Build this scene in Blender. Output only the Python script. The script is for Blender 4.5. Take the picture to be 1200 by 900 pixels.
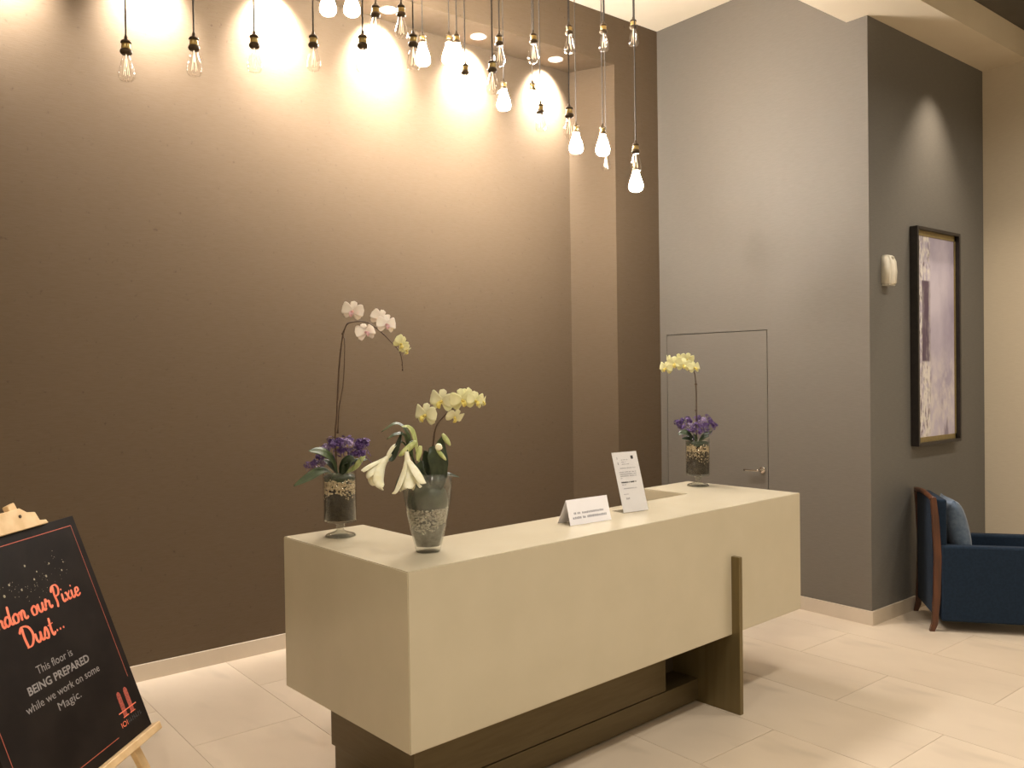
import bpy, bmesh, math, random
from mathutils import Vector, Matrix
PI = math.pi
random.seed(7)
for o in list(bpy.data.objects):
    bpy.data.objects.remove(o)
SC = bpy.context.scene
COL = SC.collection

# ------------------------------------------------------------------ camera
cam_d = bpy.data.cameras.new('camera')
cam = bpy.data.objects.new('camera', cam_d)
COL.objects.link(cam)
cam_d.sensor_width = 36.0
cam_d.lens = 996.63 / 1200 * 36.0
cam_d.clip_start = 0.02
YAW, PITCH, ROLL = math.radians(38.930), math.radians(-0.805), math.radians(-0.796)
fw = Vector((math.sin(YAW) * math.cos(PITCH), math.cos(YAW) * math.cos(PITCH), math.sin(PITCH)))
rt = Vector((math.cos(YAW), -math.sin(YAW), 0))
up = rt.cross(fw)
r2 = math.cos(ROLL) * rt + math.sin(ROLL) * up
u2 = -math.sin(ROLL) * rt + math.cos(ROLL) * up
M = Matrix((r2, u2, -fw)).transposed().to_4x4()
M.translation = Vector((0, 0, 1.75))
cam.matrix_world = M
SC.camera = cam

# ------------------------------------------------------------------ world, lights, exposure
W = bpy.data.worlds.new('world')
SC.world = W
W.use_nodes = True
W.node_tree.nodes['Background'].inputs[0].default_value = (1.0, 0.79, 0.51, 1)
W.node_tree.nodes['Background'].inputs[1].default_value = 0.70
SC.view_settings.view_transform = 'Standard'
SC.view_settings.look = 'None'
SC.view_settings.gamma = 1.0
SC.view_settings.use_curve_mapping = False
SC.view_settings.exposure = 0.0
WARM = (1.0, 0.93, 0.82)
NEUT = (1.0, 0.94, 0.90)


def lamp_area(name, loc, size, watts, col=WARM, spread=150):
    d = bpy.data.lights.new(name, 'AREA')
    d.shape = 'DISK'
    d.size = size
    d.energy = watts
    d.color = col
    d.spread = math.radians(spread)
    o = bpy.data.objects.new(name, d)
    o.location = loc
    COL.objects.link(o)
    return o


def lamp_spot(name, loc, watts, cone, blend=0.6, col=WARM, radius=0.03, parent=None):
    d = bpy.data.lights.new(name, 'SPOT')
    d.energy = watts
    d.color = col
    d.spot_size = math.radians(cone)
    d.spot_blend = blend
    d.shadow_soft_size = radius
    o = bpy.data.objects.new(name, d)
    o.location = loc
    COL.objects.link(o)
    if parent:
        o.parent = parent
    return o


# ceiling downlights of the lobby in front of the desk (above the frame)
for i, (lx, ly, lw) in enumerate(((-0.7, 1.2, 46), (1.9, 0.9, 33), (3.6, 1.0, 31), (5.3, 1.0, 26), (6.5, 0.9, 26),
                                  (1.2, -1.0, 20), (3.4, -1.0, 20))):
    lamp_area('ceiling_lamp', (lx, ly, 4.30), 0.22, lw)

# ------------------------------------------------------------------ helpers
MATS = {}


def mat(name, col, rough=0.6, metal=0.0, spec=0.5, noise=None, bump=None, streak=None, emit=None, coat=0.0, trans=0.0, sheen=0.0, sss=0.0):
    m = bpy.data.materials.new(name)
    m.use_nodes = True
    nt = m.node_tree
    b = nt.nodes['Principled BSDF']
    b.inputs['Base Color'].default_value = (*col, 1)
    b.inputs['Roughness'].default_value = rough
    b.inputs['Metallic'].default_value = metal
    b.inputs['Specular IOR Level'].default_value = spec
    b.inputs['Coat Weight'].default_value = coat
    b.inputs['Sheen Weight'].default_value = sheen
    if sss:
        b.inputs['Subsurface Weight'].default_value = sss
        b.inputs['Subsurface Radius'].default_value = (0.01, 0.008, 0.005)
    tc = nt.nodes.new('ShaderNodeTexCoord')

    def tex(scale, vec, detail=4.0):
        mp = nt.nodes.new('ShaderNodeMapping')
        mp.inputs['Scale'].default_value = vec
        nt.links.new(tc.outputs['Object'], mp.inputs['Vector'])
        n = nt.nodes.new('ShaderNodeTexNoise')
        n.inputs['Scale'].default_value = scale
        n.inputs['Detail'].default_value = detail
        nt.links.new(mp.outputs['Vector'], n.inputs['Vector'])
        return n
    if noise:                       # (scale, vec, other colour, lo, hi)
        sc, vec, col2, lo, hi = noise
        n = tex(sc, vec)
        r = nt.nodes.new('ShaderNodeMapRange')
        r.inputs['From Min'].default_value = lo
        r.inputs['From Max'].default_value = hi
        nt.links.new(n.outputs['Fac'], r.inputs['Value'])
        mx = nt.nodes.new('ShaderNodeMix')
        mx.data_type = 'RGBA'
        mx.inputs['A'].default_value = (*col, 1)
        mx.inputs['B'].default_value = (*col2, 1)
        nt.links.new(r.outputs['Result'], mx.inputs['Factor'])
        last = mx.outputs['Result']
        if streak:
            sc, vec, col3, lo, hi = streak
            n = tex(sc, vec, 2.0)
            r = nt.nodes.new('ShaderNodeMapRange')
            r.inputs['From Min'].default_value = lo
            r.inputs['From Max'].default_value = hi
            nt.links.new(n.outputs['Fac'], r.inputs['Value'])
            m2 = nt.nodes.new('ShaderNodeMix')
            m2.data_type = 'RGBA'
            nt.links.new(last, m2.inputs['A'])
            m2.inputs['B'].default_value = (*col3, 1)
            nt.links.new(r.outputs['Result'], m2.inputs['Factor'])
            last = m2.outputs['Result']
        nt.links.new(last, b.inputs['Base Color'])
    if bump:                        # (scale, vec, strength, dist)
        sc, vec, st, di = bump
        n = tex(sc, vec, 3.0)
        bp = nt.nodes.new('ShaderNodeBump')
        bp.inputs['Strength'].default_value = st
        bp.inputs['Distance'].default_value = di
        nt.links.new(n.outputs['Fac'], bp.inputs['Height'])
        nt.links.new(bp.outputs['Normal'], b.inputs['Normal'])
    if emit:
        b.inputs['Emission Color'].default_value = (*emit[0], 1)
        b.inputs['Emission Strength'].default_value = emit[1]
    MATS[name] = m
    return m


def glass_mat(name, tint, refl=1.0, rough=0.03, film=0.0, filmcol=(0.8, 0.8, 0.75)):
    """thin clear glass: transparent with a fresnel sheen, optionally a dull film"""
    m = bpy.data.materials.new(name)
    m.use_nodes = True
    nt = m.node_tree
    nt.nodes.remove(nt.nodes['Principled BSDF'])
    out = nt.nodes['Material Output']
    tr = nt.nodes.new('ShaderNodeBsdfTransparent')
    tr.inputs['Color'].default_value = (*tint, 1)
    gl = nt.nodes.new('ShaderNodeBsdfGlossy')
    gl.inputs['Roughness'].default_value = rough
    lw = nt.nodes.new('ShaderNodeLayerWeight')
    lw.inputs['Blend'].default_value = 0.5
    pw = nt.nodes.new('ShaderNodeMath')
    pw.operation = 'POWER'
    pw.inputs[1].default_value = 5.0
    nt.links.new(lw.outputs['Facing'], pw.inputs[0])
    mu = nt.nodes.new('ShaderNodeMath')
    mu.operation = 'MULTIPLY_ADD'
    mu.use_clamp = True
    mu.inputs[1].default_value = 0.96 * refl
    mu.inputs[2].default_value = 0.04 * refl
    nt.links.new(pw.outputs[0], mu.inputs[0])
    mx = nt.nodes.new('ShaderNodeMixShader')
    nt.links.new(mu.outputs[0], mx.inputs[0])
    if film:
        df = nt.nodes.new('ShaderNodeBsdfDiffuse')
        df.inputs['Color'].default_value = (*filmcol, 1)
        m2 = nt.nodes.new('ShaderNodeMixShader')
        m2.inputs[0].default_value = film
        nt.links.new(tr.outputs[0], m2.inputs[1])
        nt.links.new(df.outputs[0], m2.inputs[2])
        nt.links.new(m2.outputs[0], mx.inputs[1])
    else:
        nt.links.new(tr.outputs[0], mx.inputs[1])
    nt.links.new(gl.outputs[0], mx.inputs[2])
    nt.links.new(mx.outputs[0], out.inputs['Surface'])
    MATS[name] = m
    return m


def obj(name, bm, m, parent=None, smooth=False, loc=None):
    me = bpy.data.meshes.new(name)
    if smooth:
        for f in bm.faces:
            f.smooth = True
    bm.normal_update()
    bm.to_mesh(me)
    bm.free()
    me.materials.append(MATS[m])
    o = bpy.data.objects.new(name, me)
    COL.objects.link(o)
    if parent:
        o.parent = parent
    if loc:
        o.location = loc
    return o


def tag(o, label=None, cat=None, group=None, kind=None):
    if label:
        o['label'] = label
    if cat:
        o['category'] = cat
    if group:
        o['group'] = group
    if kind:
        o['kind'] = kind
    return o


def thing(name, label, cat, loc=(0, 0, 0), rotz=0.0, group=None):
    o = bpy.data.objects.new(name, None)
    o.empty_display_size = 0.05
    COL.objects.link(o)
    o.location = loc
    o.rotation_euler = (0, 0, rotz)
    return tag(o, label, cat, group)


def copy_tree(o, parent=None):
    c = o.copy()
    COL.objects.link(c)
    c.parent = parent
    for ch in list(o.children):
        copy_tree(ch, c)
    return c


def box(bm, x0, x1, y0, y1, z0, z1, bev=0.0, seg=2):
    v = [bm.verts.new(p) for p in ((x0, y0, z0), (x1, y0, z0), (x1, y1, z0), (x0, y1, z0), (x0, y0, z1), (x1, y0, z1), (x1, y1, z1), (x0, y1, z1))]
    fs = [bm.faces.new([v[i] for i in q]) for q in ((0, 3, 2, 1), (4, 5, 6, 7), (0, 1, 5, 4), (1, 2, 6, 5), (2, 3, 7, 6), (3, 0, 4, 7))]
    if bev:
        es = list({e for f in fs for e in f.edges})
        bmesh.ops.bevel(bm, geom=es, offset=bev, segments=seg, affect='EDGES', profile=0.5)


def bx(*a, **k):
    bm = bmesh.new()
    box(bm, *a, **k)
    return bm


def prism(bm, pts, z0, z1):
    a = [bm.verts.new((x, y, z0)) for x, y in pts]
    b = [bm.verts.new((x, y, z1)) for x, y in pts]
    n = len(pts)
    bm.faces.new(a[::-1])
    bm.faces.new(b)
    for i in range(n):
        bm.faces.new((a[i], a[(i + 1) % n], b[(i + 1) % n], b[i]))
    bmesh.ops.recalc_face_normals(bm, faces=bm.faces[:])


def lathe(bm, prof, n=28, c=(0, 0, 0)):
    """prof: list of (r, z); r 0 closes to a point"""
    rings = []
    for r, z in prof:
        if r < 1e-6:
            rings.append([bm.verts.new((c[0], c[1], c[2] + z))])
        else:
            rings.append([bm.verts.new((c[0] + r * math.cos(2 * PI * k / n), c[1] + r * math.sin(2 * PI * k / n), c[2] + z)) for k in range(n)])
    for a, b in zip(rings, rings[1:]):
        for k in range(n):
            k2 = (k + 1) % n
            if len(a) == 1 and len(b) == 1:
                continue
            if len(a) == 1:
                bm.faces.new((a[0], b[k2], b[k]))
            elif len(b) == 1:
                bm.faces.new((a[k], a[k2], b[0]))
            else:
                bm.faces.new((a[k], a[k2], b[k2], b[k]))
    bmesh.ops.recalc_face_normals(bm, faces=bm.faces[:])


def cat_rom(pts, n=6):
    pts = [Vector(p) for p in pts]
    if len(pts) < 3:
        return pts
    P = [2 * pts[0] - pts[1]] + pts + [2 * pts[-1] - pts[-2]]
    out = []
    for i in range(1, len(P) - 2):
        a, b, c, d = P[i - 1:i + 3]
        for k in range(n):
            t = k / n
            out.append(0.5 * ((2 * b) + (c - a) * t + (2 * a - 5 * b + 4 * c - d) * t * t + (3 * b - a - 3 * c + d) * t ** 3))
    out.append(pts[-1])
    return out


def tube(bm, pts, r0, r1=None, n=8, smooth_n=6):
    r1 = r0 if r1 is None else r1
    P = cat_rom(pts, smooth_n)
    rings = []
    ref = Vector((0.31, 0.87, 0.38)).normalized()
    for i, p in enumerate(P):
        t = (P[min(i + 1, len(P) - 1)] - P[max(i - 1, 0)]).normalized()
        a = t.cross(ref)
        if a.length < 0.05:
            a = t.cross(Vector((1, 0, 0)))
        a.normalize()
        b = t.cross(a)
        r = r0 + (r1 - r0) * i / (len(P) - 1)
        rings.append([bm.verts.new(p + a * (r * math.cos(2 * PI * k / n)) + b * (r * math.sin(2 * PI * k / n))) for k in range(n)])
    for a, b in zip(rings, rings[1:]):
        for k in range(n):
            bm.faces.new((a[k], a[(k + 1) % n], b[(k + 1) % n], b[k]))
    bm.faces.new(rings[0][::-1])
    bm.faces.new(rings[-1])
    bmesh.ops.recalc_face_normals(bm, faces=bm.faces[:])


def blade(bm, pts, width, normal, prof=None, cup=0.0, thick=0.0009, nu=5, sub=5, twist=0.0):
    """leaf or petal: a curved surface with real thickness along a spine"""
    P = cat_rom(pts, sub)
    N = Vector(normal).normalized()
    top, bot = [], []
    n = len(P)
    for i, p in enumerate(P):
        s = i / (n - 1)
        w = width * (prof(s) if prof else math.sin(PI * min(max(s, 0.03), 0.985)) ** 0.7)
        t = (P[min(i + 1, n - 1)] - P[max(i - 1, 0)]).normalized()
        side = t.cross(N)
        if side.length < 1e-3:
            side = Vector((1, 0, 0))
        side.normalize()
        nn = side.cross(t).normalized()
        if twist:
            q = Matrix.Rotation(twist * s, 3, t)
            side, nn = q @ side, q @ nn
        ra, rb = [], []
        for k in range(nu):
            u = -1 + 2 * k / (nu - 1)
            c = p + side * (u * w) + nn * (cup * w * u * u)
            ra.append(bm.verts.new(c + nn * thick * 0.5))
            rb.append(bm.verts.new(c - nn * thick * 0.5))
        top.append(ra)
        bot.append(rb)
    for i in range(n - 1):
        for k in range(nu - 1):
            bm.faces.new((top[i][k], top[i][k + 1], top[i + 1][k + 1], top[i + 1][k]))
            bm.faces.new((bot[i][k], bot[i + 1][k], bot[i + 1][k + 1], bot[i][k + 1]))
        for k in (0, nu - 1):
            bm.faces.new((top[i][k], top[i + 1][k], bot[i + 1][k], bot[i][k]))
    for i in (0, n - 1):
        for k in range(nu - 1):
            bm.faces.new((top[i][k], top[i][k + 1], bot[i][k + 1], bot[i][k]))
    bmesh.ops.recalc_face_normals(bm, faces=bm.faces[:])


def ball(bm, c, r, sx=1, sy=1, sz=1, sub=1):
    m = Matrix.Translation(c) @ Matrix.Diagonal((sx, sy, sz, 1))
    bmesh.ops.create_icosphere(bm, subdivisions=sub, radius=r, matrix=m)


# ------------------------------------------------------------------ materials
mat('wallpaper', (0.095, 0.067, 0.040), rough=0.75, spec=0.06,
    noise=(30.0, (0.6, 0.6, 8.0), (0.102, 0.074, 0.048), 0.35, 0.65),
    streak=(42.0, (1.0, 1.0, 1.0), (0.074, 0.052, 0.032), 0.68, 0.80), bump=(90.0, (0.3, 0.3, 4.0), 0.22, 0.002))
mat('wallpaper_grey', (0.128, 0.110, 0.088), rough=0.66, spec=0.3,
    noise=(30.0, (0.6, 0.6, 8.0), (0.139, 0.120, 0.097), 0.35, 0.65), bump=(90.0, (0.3, 0.3, 4.0), 0.2, 0.002))
mat('wallpaper_dark', (0.128, 0.119, 0.104), rough=0.66, spec=0.3,
    noise=(30.0, (0.6, 0.6, 8.0), (0.145, 0.135, 0.118), 0.35, 0.65), bump=(90.0, (0.3, 0.3, 4.0), 0.2, 0.002))
mat('wallpaper_beige', (0.58, 0.50, 0.385), rough=0.66, spec=0.3,
    noise=(30.0, (0.6, 0.6, 8.0), (0.61, 0.53, 0.41), 0.35, 0.65), bump=(90.0, (0.3, 0.3, 4.0), 0.18, 0.002))
mat('ceiling_cream', (0.66, 0.57, 0.43), rough=0.8, spec=0.2, noise=(3.0, (1, 1, 1), (0.68, 0.59, 0.45), 0.4, 0.6))
mat('ceiling_dark', (0.10, 0.088, 0.070), rough=0.8, spec=0.2, noise=(3.0, (1, 1, 1), (0.115, 0.10, 0.08), 0.4, 0.6))
mat('gap_black', (0.012, 0.010, 0.008), rough=0.9, noise=(8.0, (1, 1, 1), (0.016, 0.014, 0.012), 0.4, 0.6))
mat('skirting', (0.50, 0.42, 0.325), rough=0.38, noise=(5.0, (1, 1, 1), (0.54, 0.455, 0.355), 0.35, 0.65))
mat('grout', (0.42, 0.34, 0.25), rough=0.8, noise=(20.0, (1, 1, 1), (0.38, 0.31, 0.23), 0.4, 0.6))
for i, (c1, c2) in enumerate((((0.515, 0.420, 0.315), (0.590, 0.490, 0.375)), ((0.50, 0.405, 0.30), (0.575, 0.475, 0.36)), ((0.53, 0.435, 0.33), (0.60, 0.50, 0.385)))):
    mat('tile_%d' % i, c1, rough=0.33, spec=0.45, noise=(1.6, (1.0, 0.55, 1), c2, 0.36, 0.64),
        streak=(3.2, (1.6, 0.5, 1), tuple(x * 0.86 for x in c1), 0.58, 0.78))
mat('desk_stone', (0.500, 0.440, 0.320), rough=0.24, spec=0.45, noise=(4.0, (1, 1, 1), (0.525, 0.463, 0.340), 0.35, 0.65),
    streak=(120.0, (1, 1, 1), (0.60, 0.52, 0.36), 0.70, 0.82))
mat('bronze', (0.115, 0.085, 0.040), rough=0.42, metal=0.55, noise=(6.0, (1, 1, 10), (0.130, 0.098, 0.048), 0.35, 0.65))
mat('bronze_plate', (0.165, 0.125, 0.055), rough=0.40, metal=0.55, noise=(40.0, (1, 1, 0.05), (0.19, 0.145, 0.068), 0.35, 0.65))
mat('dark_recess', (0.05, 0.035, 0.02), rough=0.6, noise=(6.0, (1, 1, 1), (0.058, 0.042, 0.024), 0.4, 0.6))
mat('chrome', (0.62, 0.58, 0.52), rough=0.18, metal=1.0, noise=(30.0, (1, 1, 1), (0.66, 0.62, 0.56), 0.4, 0.6))
mat('brass', (0.55, 0.40, 0.16), rough=0.30, metal=1.0, noise=(60.0, (1, 1, 1), (0.48, 0.34, 0.13), 0.4, 0.6))
mat('socket_dark', (0.060, 0.040, 0.022), rough=0.40, metal=0.7, noise=(60.0, (1, 1, 1), (0.08, 0.055, 0.03), 0.4, 0.6))
mat('cord', (0.030, 0.024, 0.019), rough=0.8, noise=(200.0, (1, 1, 1), (0.05, 0.04, 0.03), 0.4, 0.6))
mat('filament', (0.9, 0.7, 0.4), rough=0.5, emit=((1.0, 0.85, 0.65), 1.3))
mat('lit_bulb', (1.0, 0.95, 0.85), rough=0.4, emit=((1.0, 0.94, 0.88), 410.0))
mat('downlight_lens', (1.0, 0.97, 0.93), rough=0.4, emit=((1.0, 0.90, 0.84), 25.0))
mat('white_trim', (0.75, 0.70, 0.64), rough=0.4, noise=(8.0, (1, 1, 1), (0.78, 0.73, 0.67), 0.4, 0.6))
glass_mat('bulb_glass', (0.985, 0.97, 0.95), refl=1.7, rough=0.08)
glass_mat('vase_glass', (0.965, 0.97, 0.95), refl=0.6, rough=0.04)
glass_mat('foot_glass', (0.86, 0.86, 0.82), refl=2.6, rough=0.05, film=0.06, filmcol=(0.7, 0.68, 0.6))
glass_mat('vase_foggy', (0.93, 0.94, 0.92), refl=1.2, rough=0.05, film=0.04, filmcol=(0.75, 0.73, 0.66))
mat('soil', (0.018, 0.011, 0.006), rough=0.95, noise=(60.0, (1, 1, 1), (0.036, 0.023, 0.011), 0.45, 0.6), bump=(80.0, (1, 1, 1), 0.6, 0.004))
mat('soil_grey', (0.16, 0.145, 0.12), rough=0.95, noise=(50.0, (1, 1, 1), (0.23, 0.21, 0.175), 0.4, 0.6), bump=(80.0, (1, 1, 1), 0.6, 0.004))
mat('gravel', (0.62, 0.50, 0.34), rough=0.8, noise=(90.0, (1, 1, 1), (0.42, 0.32, 0.20), 0.4, 0.6))
mat('gravel_pale', (0.60, 0.55, 0.46), rough=0.8, noise=(90.0, (1, 1, 1), (0.42, 0.37, 0.30), 0.4, 0.6))
mat('orchid_pink', (0.80, 0.73, 0.64), rough=0.55, sss=0.15, noise=(30.0, (1, 1, 1), (0.79, 0.66, 0.60), 0.45, 0.75))
mat('orchid_white', (0.74, 0.72, 0.50), rough=0.55, sss=0.15, noise=(30.0, (1, 1, 1), (0.70, 0.68, 0.42), 0.4, 0.7))
mat('orchid_yellow', (0.72, 0.69, 0.40), rough=0.55, sss=0.15, noise=(30.0, (1, 1, 1), (0.66, 0.64, 0.32), 0.4, 0.7))
mat('lip_pink', (0.62, 0.40, 0.44), rough=0.5, noise=(60.0, (1, 1, 1), (0.66, 0.36, 0.32), 0.4, 0.6))
mat('lip_yellow', (0.70, 0.60, 0.16), rough=0.5, noise=(60.0, (1, 1, 1), (0.62, 0.48, 0.12), 0.4, 0.6))
mat('lily_white', (0.80, 0.78, 0.60), rough=0.6, sss=0.1, noise=(40.0, (1, 1, 1), (0.74, 0.70, 0.46), 0.45, 0.65))
mat('bud_green', (0.34, 0.40, 0.13), rough=0.5, noise=(30.0, (3, 3, 0.6), (0.52, 0.54, 0.24), 0.4, 0.6))
mat('leaf_green', (0.030, 0.048, 0.013), rough=0.45, noise=(25.0, (1, 1, 1), (0.055, 0.080, 0.024), 0.4, 0.6))
mat('leaf_dark', (0.016, 0.026, 0.012), rough=0.40, noise=(25.0, (1, 1, 1), (0.030, 0.045, 0.018), 0.4, 0.6))
mat('stem_brown', (0.055, 0.028, 0.014), rough=0.5, noise=(60.0, (1, 1, 1), (0.075, 0.042, 0.02), 0.4, 0.6))
mat('purple', (0.062, 0.024, 0.135), rough=0.6, noise=(140.0, (1, 1, 1), (0.20, 0.12, 0.30), 0.52, 0.70))
mat('purple_pale', (0.24, 0.17, 0.34), rough=0.6, noise=(140.0, (1, 1, 1), (0.55, 0.48, 0.58), 0.50, 0.66))
mat('paper', (0.84, 0.82, 0.86), rough=0.65, noise=(12.0, (1, 1, 1), (0.86, 0.84, 0.88), 0.4, 0.6))
mat('print_grey', (0.26, 0.26, 0.31), rough=0.7, noise=(300.0, (1, 1, 1), (0.46, 0.45, 0.50), 0.4, 0.6))
mat('print_black', (0.02, 0.02, 0.03), rough=0.7, noise=(300.0, (1, 1, 1), (0.03, 0.03, 0.04), 0.4, 0.6))
glass_mat('acrylic', (0.97, 0.97, 0.96), refl=1.0, rough=0.03)
mat('board_black', (0.010, 0.007, 0.006), rough=0.5, spec=0.12, noise=(6.0, (1, 1, 1), (0.015, 0.011, 0.009), 0.4, 0.6))
mat('sign_orange', (0.80, 0.155, 0.075), rough=0.6, noise=(30.0, (1, 1, 1), (0.85, 0.22, 0.12), 0.4, 0.6))
mat('border_orange', (0.40, 0.085, 0.045), rough=0.6, noise=(30.0, (1, 1, 1), (0.44, 0.11, 0.06), 0.4, 0.6))
mat('sign_grey', (0.22, 0.20, 0.19), rough=0.6, noise=(60.0, (1, 1, 1), (0.25, 0.23, 0.22), 0.4, 0.6))
mat('sign_dim', (0.045, 0.045, 0.05), rough=0.6, noise=(60.0, (1, 1, 1), (0.055, 0.055, 0.06), 0.4, 0.6))
mat('logo_red', (0.40, 0.075, 0.045), rough=0.6, noise=(160.0, (1, 1, 1), (0.22, 0.04, 0.028), 0.45, 0.6))
mat('glitter', (0.40, 0.36, 0.24), rough=0.4, noise=(60.0, (1, 1, 1), (0.30, 0.27, 0.17), 0.4, 0.6))
mat('pine', (0.72, 0.52, 0.29), rough=0.55, noise=(14.0, (1, 1, 0.12), (0.62, 0.42, 0.21), 0.4, 0.62))
mat('chair_blue', (0.0055, 0.0135, 0.028), rough=0.85, spec=0.2, sheen=0.03, noise=(60.0, (1, 1, 1), (0.0075, 0.018, 0.036), 0.4, 0.6))
mat('cushion_blue', (0.075, 0.105, 0.155), rough=0.85, spec=0.2, sheen=0.2, noise=(40.0, (1, 1, 1), (0.105, 0.14, 0.19), 0.4, 0.6))
mat('chair_wood', (0.085, 0.025, 0.007), rough=0.40, noise=(16.0, (3, 3, 0.3), (0.05, 0.015, 0.005), 0.4, 0.6))
mat('frame_black', (0.012, 0.009, 0.008), rough=0.35, noise=(30.0, (1, 1, 1), (0.018, 0.014, 0.012), 0.4, 0.6))
mat('frame_gold', (0.26, 0.20, 0.085), rough=0.45, metal=0.4, noise=(40.0, (1, 1, 1), (0.30, 0.23, 0.10), 0.4, 0.6))
mat('plastic_white', (0.72, 0.67, 0.56), rough=0.30, noise=(10.0, (1, 1, 1), (0.74, 0.69, 0.58), 0.4, 0.6))
mat('plastic_grey', (0.50, 0.46, 0.38), rough=0.35, noise=(10.0, (1, 1, 1), (0.52, 0.48, 0.40), 0.4, 0.6))

# ------------------------------------------------------------------ the setting
XR, YD, YF, YB = 5.489, 2.947, 4.797, 5.155
XE = 7.285
XL = -2.6
ZC, ZS, ZN, ZL = 4.59, 4.112, 4.205, 4.32
NX0, NX1 = 4.806, 4.974                      # splayed end of the niche: back edge, front edge
Y0 = -3.2
DY0, DY1, DZ = 3.749, 4.727, 2.042           # concealed door in the right wall


def struct(name, bm, m):
    return tag(obj(name, bm, m), kind='structure')


floor = struct('floor', bx(XL, 9.0, Y0, YB + 0.12, -0.12, -0.002), 'grout')
# tiles, staggered rows of long porcelain slabs, joints recessed
PX, PY, J = 0.556, 1.112, 0.0013
tile_mesh = []
for i in range(3):
    bm = bx(J, PX - J, J, PY - J, -0.010, 0.0)
    me = bpy.data.meshes.new('tile')
    bm.to_mesh(me)
    bm.free()
    me.materials.append(MATS['tile_%d' % i])
    tile_mesh.append(me)
cut_mesh = {}


def tile_at(x0, x1, y0, y1):
    full = abs(x1 - x0 - PX) < 1e-4 and abs(y1 - y0 - PY) < 1e-4
    k = random.randrange(3)
    if full:
        me = tile_mesh[k]
    else:
        key = (round(x1 - x0, 4), round(y1 - y0, 4), k)
        if key not in cut_mesh:
            bm = bx(J, x1 - x0 - J, J, y1 - y0 - J, -0.010, 0.0)
            me = bpy.data.meshes.new('tile')
            bm.to_mesh(me)
            bm.free()
            me.materials.append(MATS['tile_%d' % k])
            cut_mesh[key] = me
        me = cut_mesh[key]
    o = bpy.data.objects.new('tile', me)
    o.location = (x0, y0, 0)
    o.parent = floor
    COL.objects.link(o)


for i in range(-9, 7):
    x0, x1 = 4.098 + PX * i, 4.098 + PX * (i + 1)
    off = 2.405 + (PY / 2 if i % 2 else 0.0)
    ymax = YB if x0 < 5.3 else YD
    x1 = min(x1, XE) if x0 < XE else x1
    if x1 - x0 < 0.06:
        continue
    for j in range(-4, 4):
        y0, y1 = off + PY * j, off + PY * (j + 1)
        y0c, y1c = max(y0, -0.4), min(y1, ymax)
        if y1c - y0c > 0.05:
            tile_at(x0, x1, y0c, y1c)

struct('wall_back', bx(XL, NX0 + 0.05, YB, YB + 0.12, -0.1, 4.75), 'wallpaper')
bm = bmesh.new()
prism(bm, [(NX1, YF), (XR + 0.12, YF), (XR + 0.12, YB + 0.12), (NX0, YB + 0.12), (NX0, YB)], -0.1, 4.75)
struct('wall_return', bm, 'wallpaper')
bm = bmesh.new()
prism(bm, [(XL, YF), (NX1, YF), (NX0, YB), (XL, YB)], ZN, 4.75)
struct('ceiling_niche', bm, 'wallpaper')
struct('ceiling_upper', bx(XL, XR + 0.12, 3.0, YF + 0.1, ZC, ZC + 0.14), 'ceiling_cream')
struct('ceiling_bulkhead', bx(XL, XE + 0.1, 2.617, 3.097, ZS, ZC + 0.1), 'ceiling_cream')
struct('ceiling_lobby', bx(XL, 9.0, Y0, 2.64, ZL, ZL + 0.2), 'ceiling_dark')
# right wall with the opening of the concealed door
bm = bmesh.new()
prism(bm, [(XR, YD), (XR, DY0), (XR + 0.12, DY0), (XR + 0.12, YD + 0.12)], -0.1, 4.7)
box(bm, XR, XR + 0.12, DY0, DY1, DZ, 4.7)
box(bm, XR, XR + 0.12, DY1, YF + 0.01, -0.1, 4.7)
struct('wall_right', bm, 'wallpaper_grey')
bm = bmesh.new()
prism(bm, [(XR, YD), (XE + 0.02, YD), (XE + 0.02, YD + 0.12), (XR + 0.12, YD + 0.12)], -0.1, 4.7)
struct('wall_alcove', bm, 'wallpaper_dark')
struct('wall_side', bx(XE, XE + 0.12, Y0, YD + 0.12, -0.1, 4.7), 'wallpaper_beige')

# concealed door, flush with the wall: slab, dark joint behind, chrome lever
G = 0.006
d1 = struct('door_1', bx(XR + 0.001, XR + 0.045, DY0 + G, DY1 - G * 0.8, 0.008, DZ - G), 'wallpaper_grey')
gp = obj('door_rebate', bx(XR + 0.05, XR + 0.10, DY0 + 0.001, DY1 - 0.001, 0.0, DZ), 'gap_black', d1)
bm = bmesh.new()
lathe(bm, [(0.0, 0.0), (0.026, 0.0), (0.026, 0.009), (0.022, 0.012), (0.0, 0.012)], 20)
bmesh.ops.rotate(bm, verts=bm.verts[:], cent=(0, 0, 0), matrix=Matrix.Rotation(-PI / 2, 3, 'Y'))
h_y, h_z = 3.800, 0.985
hr = obj('handle_rose', bm, 'chrome', d1, True, (XR + 0.001, h_y, h_z))
bm = bmesh.new()
tube(bm, [(0, 0, 0), (-0.045, 0, 0), (-0.052, 0.02, -0.001), (-0.052, 0.125, -0.003)], 0.0085, 0.0075, 10)
obj('handle_lever', bm, 'chrome', d1, True, (XR - 0.010, h_y, h_z))

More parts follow.
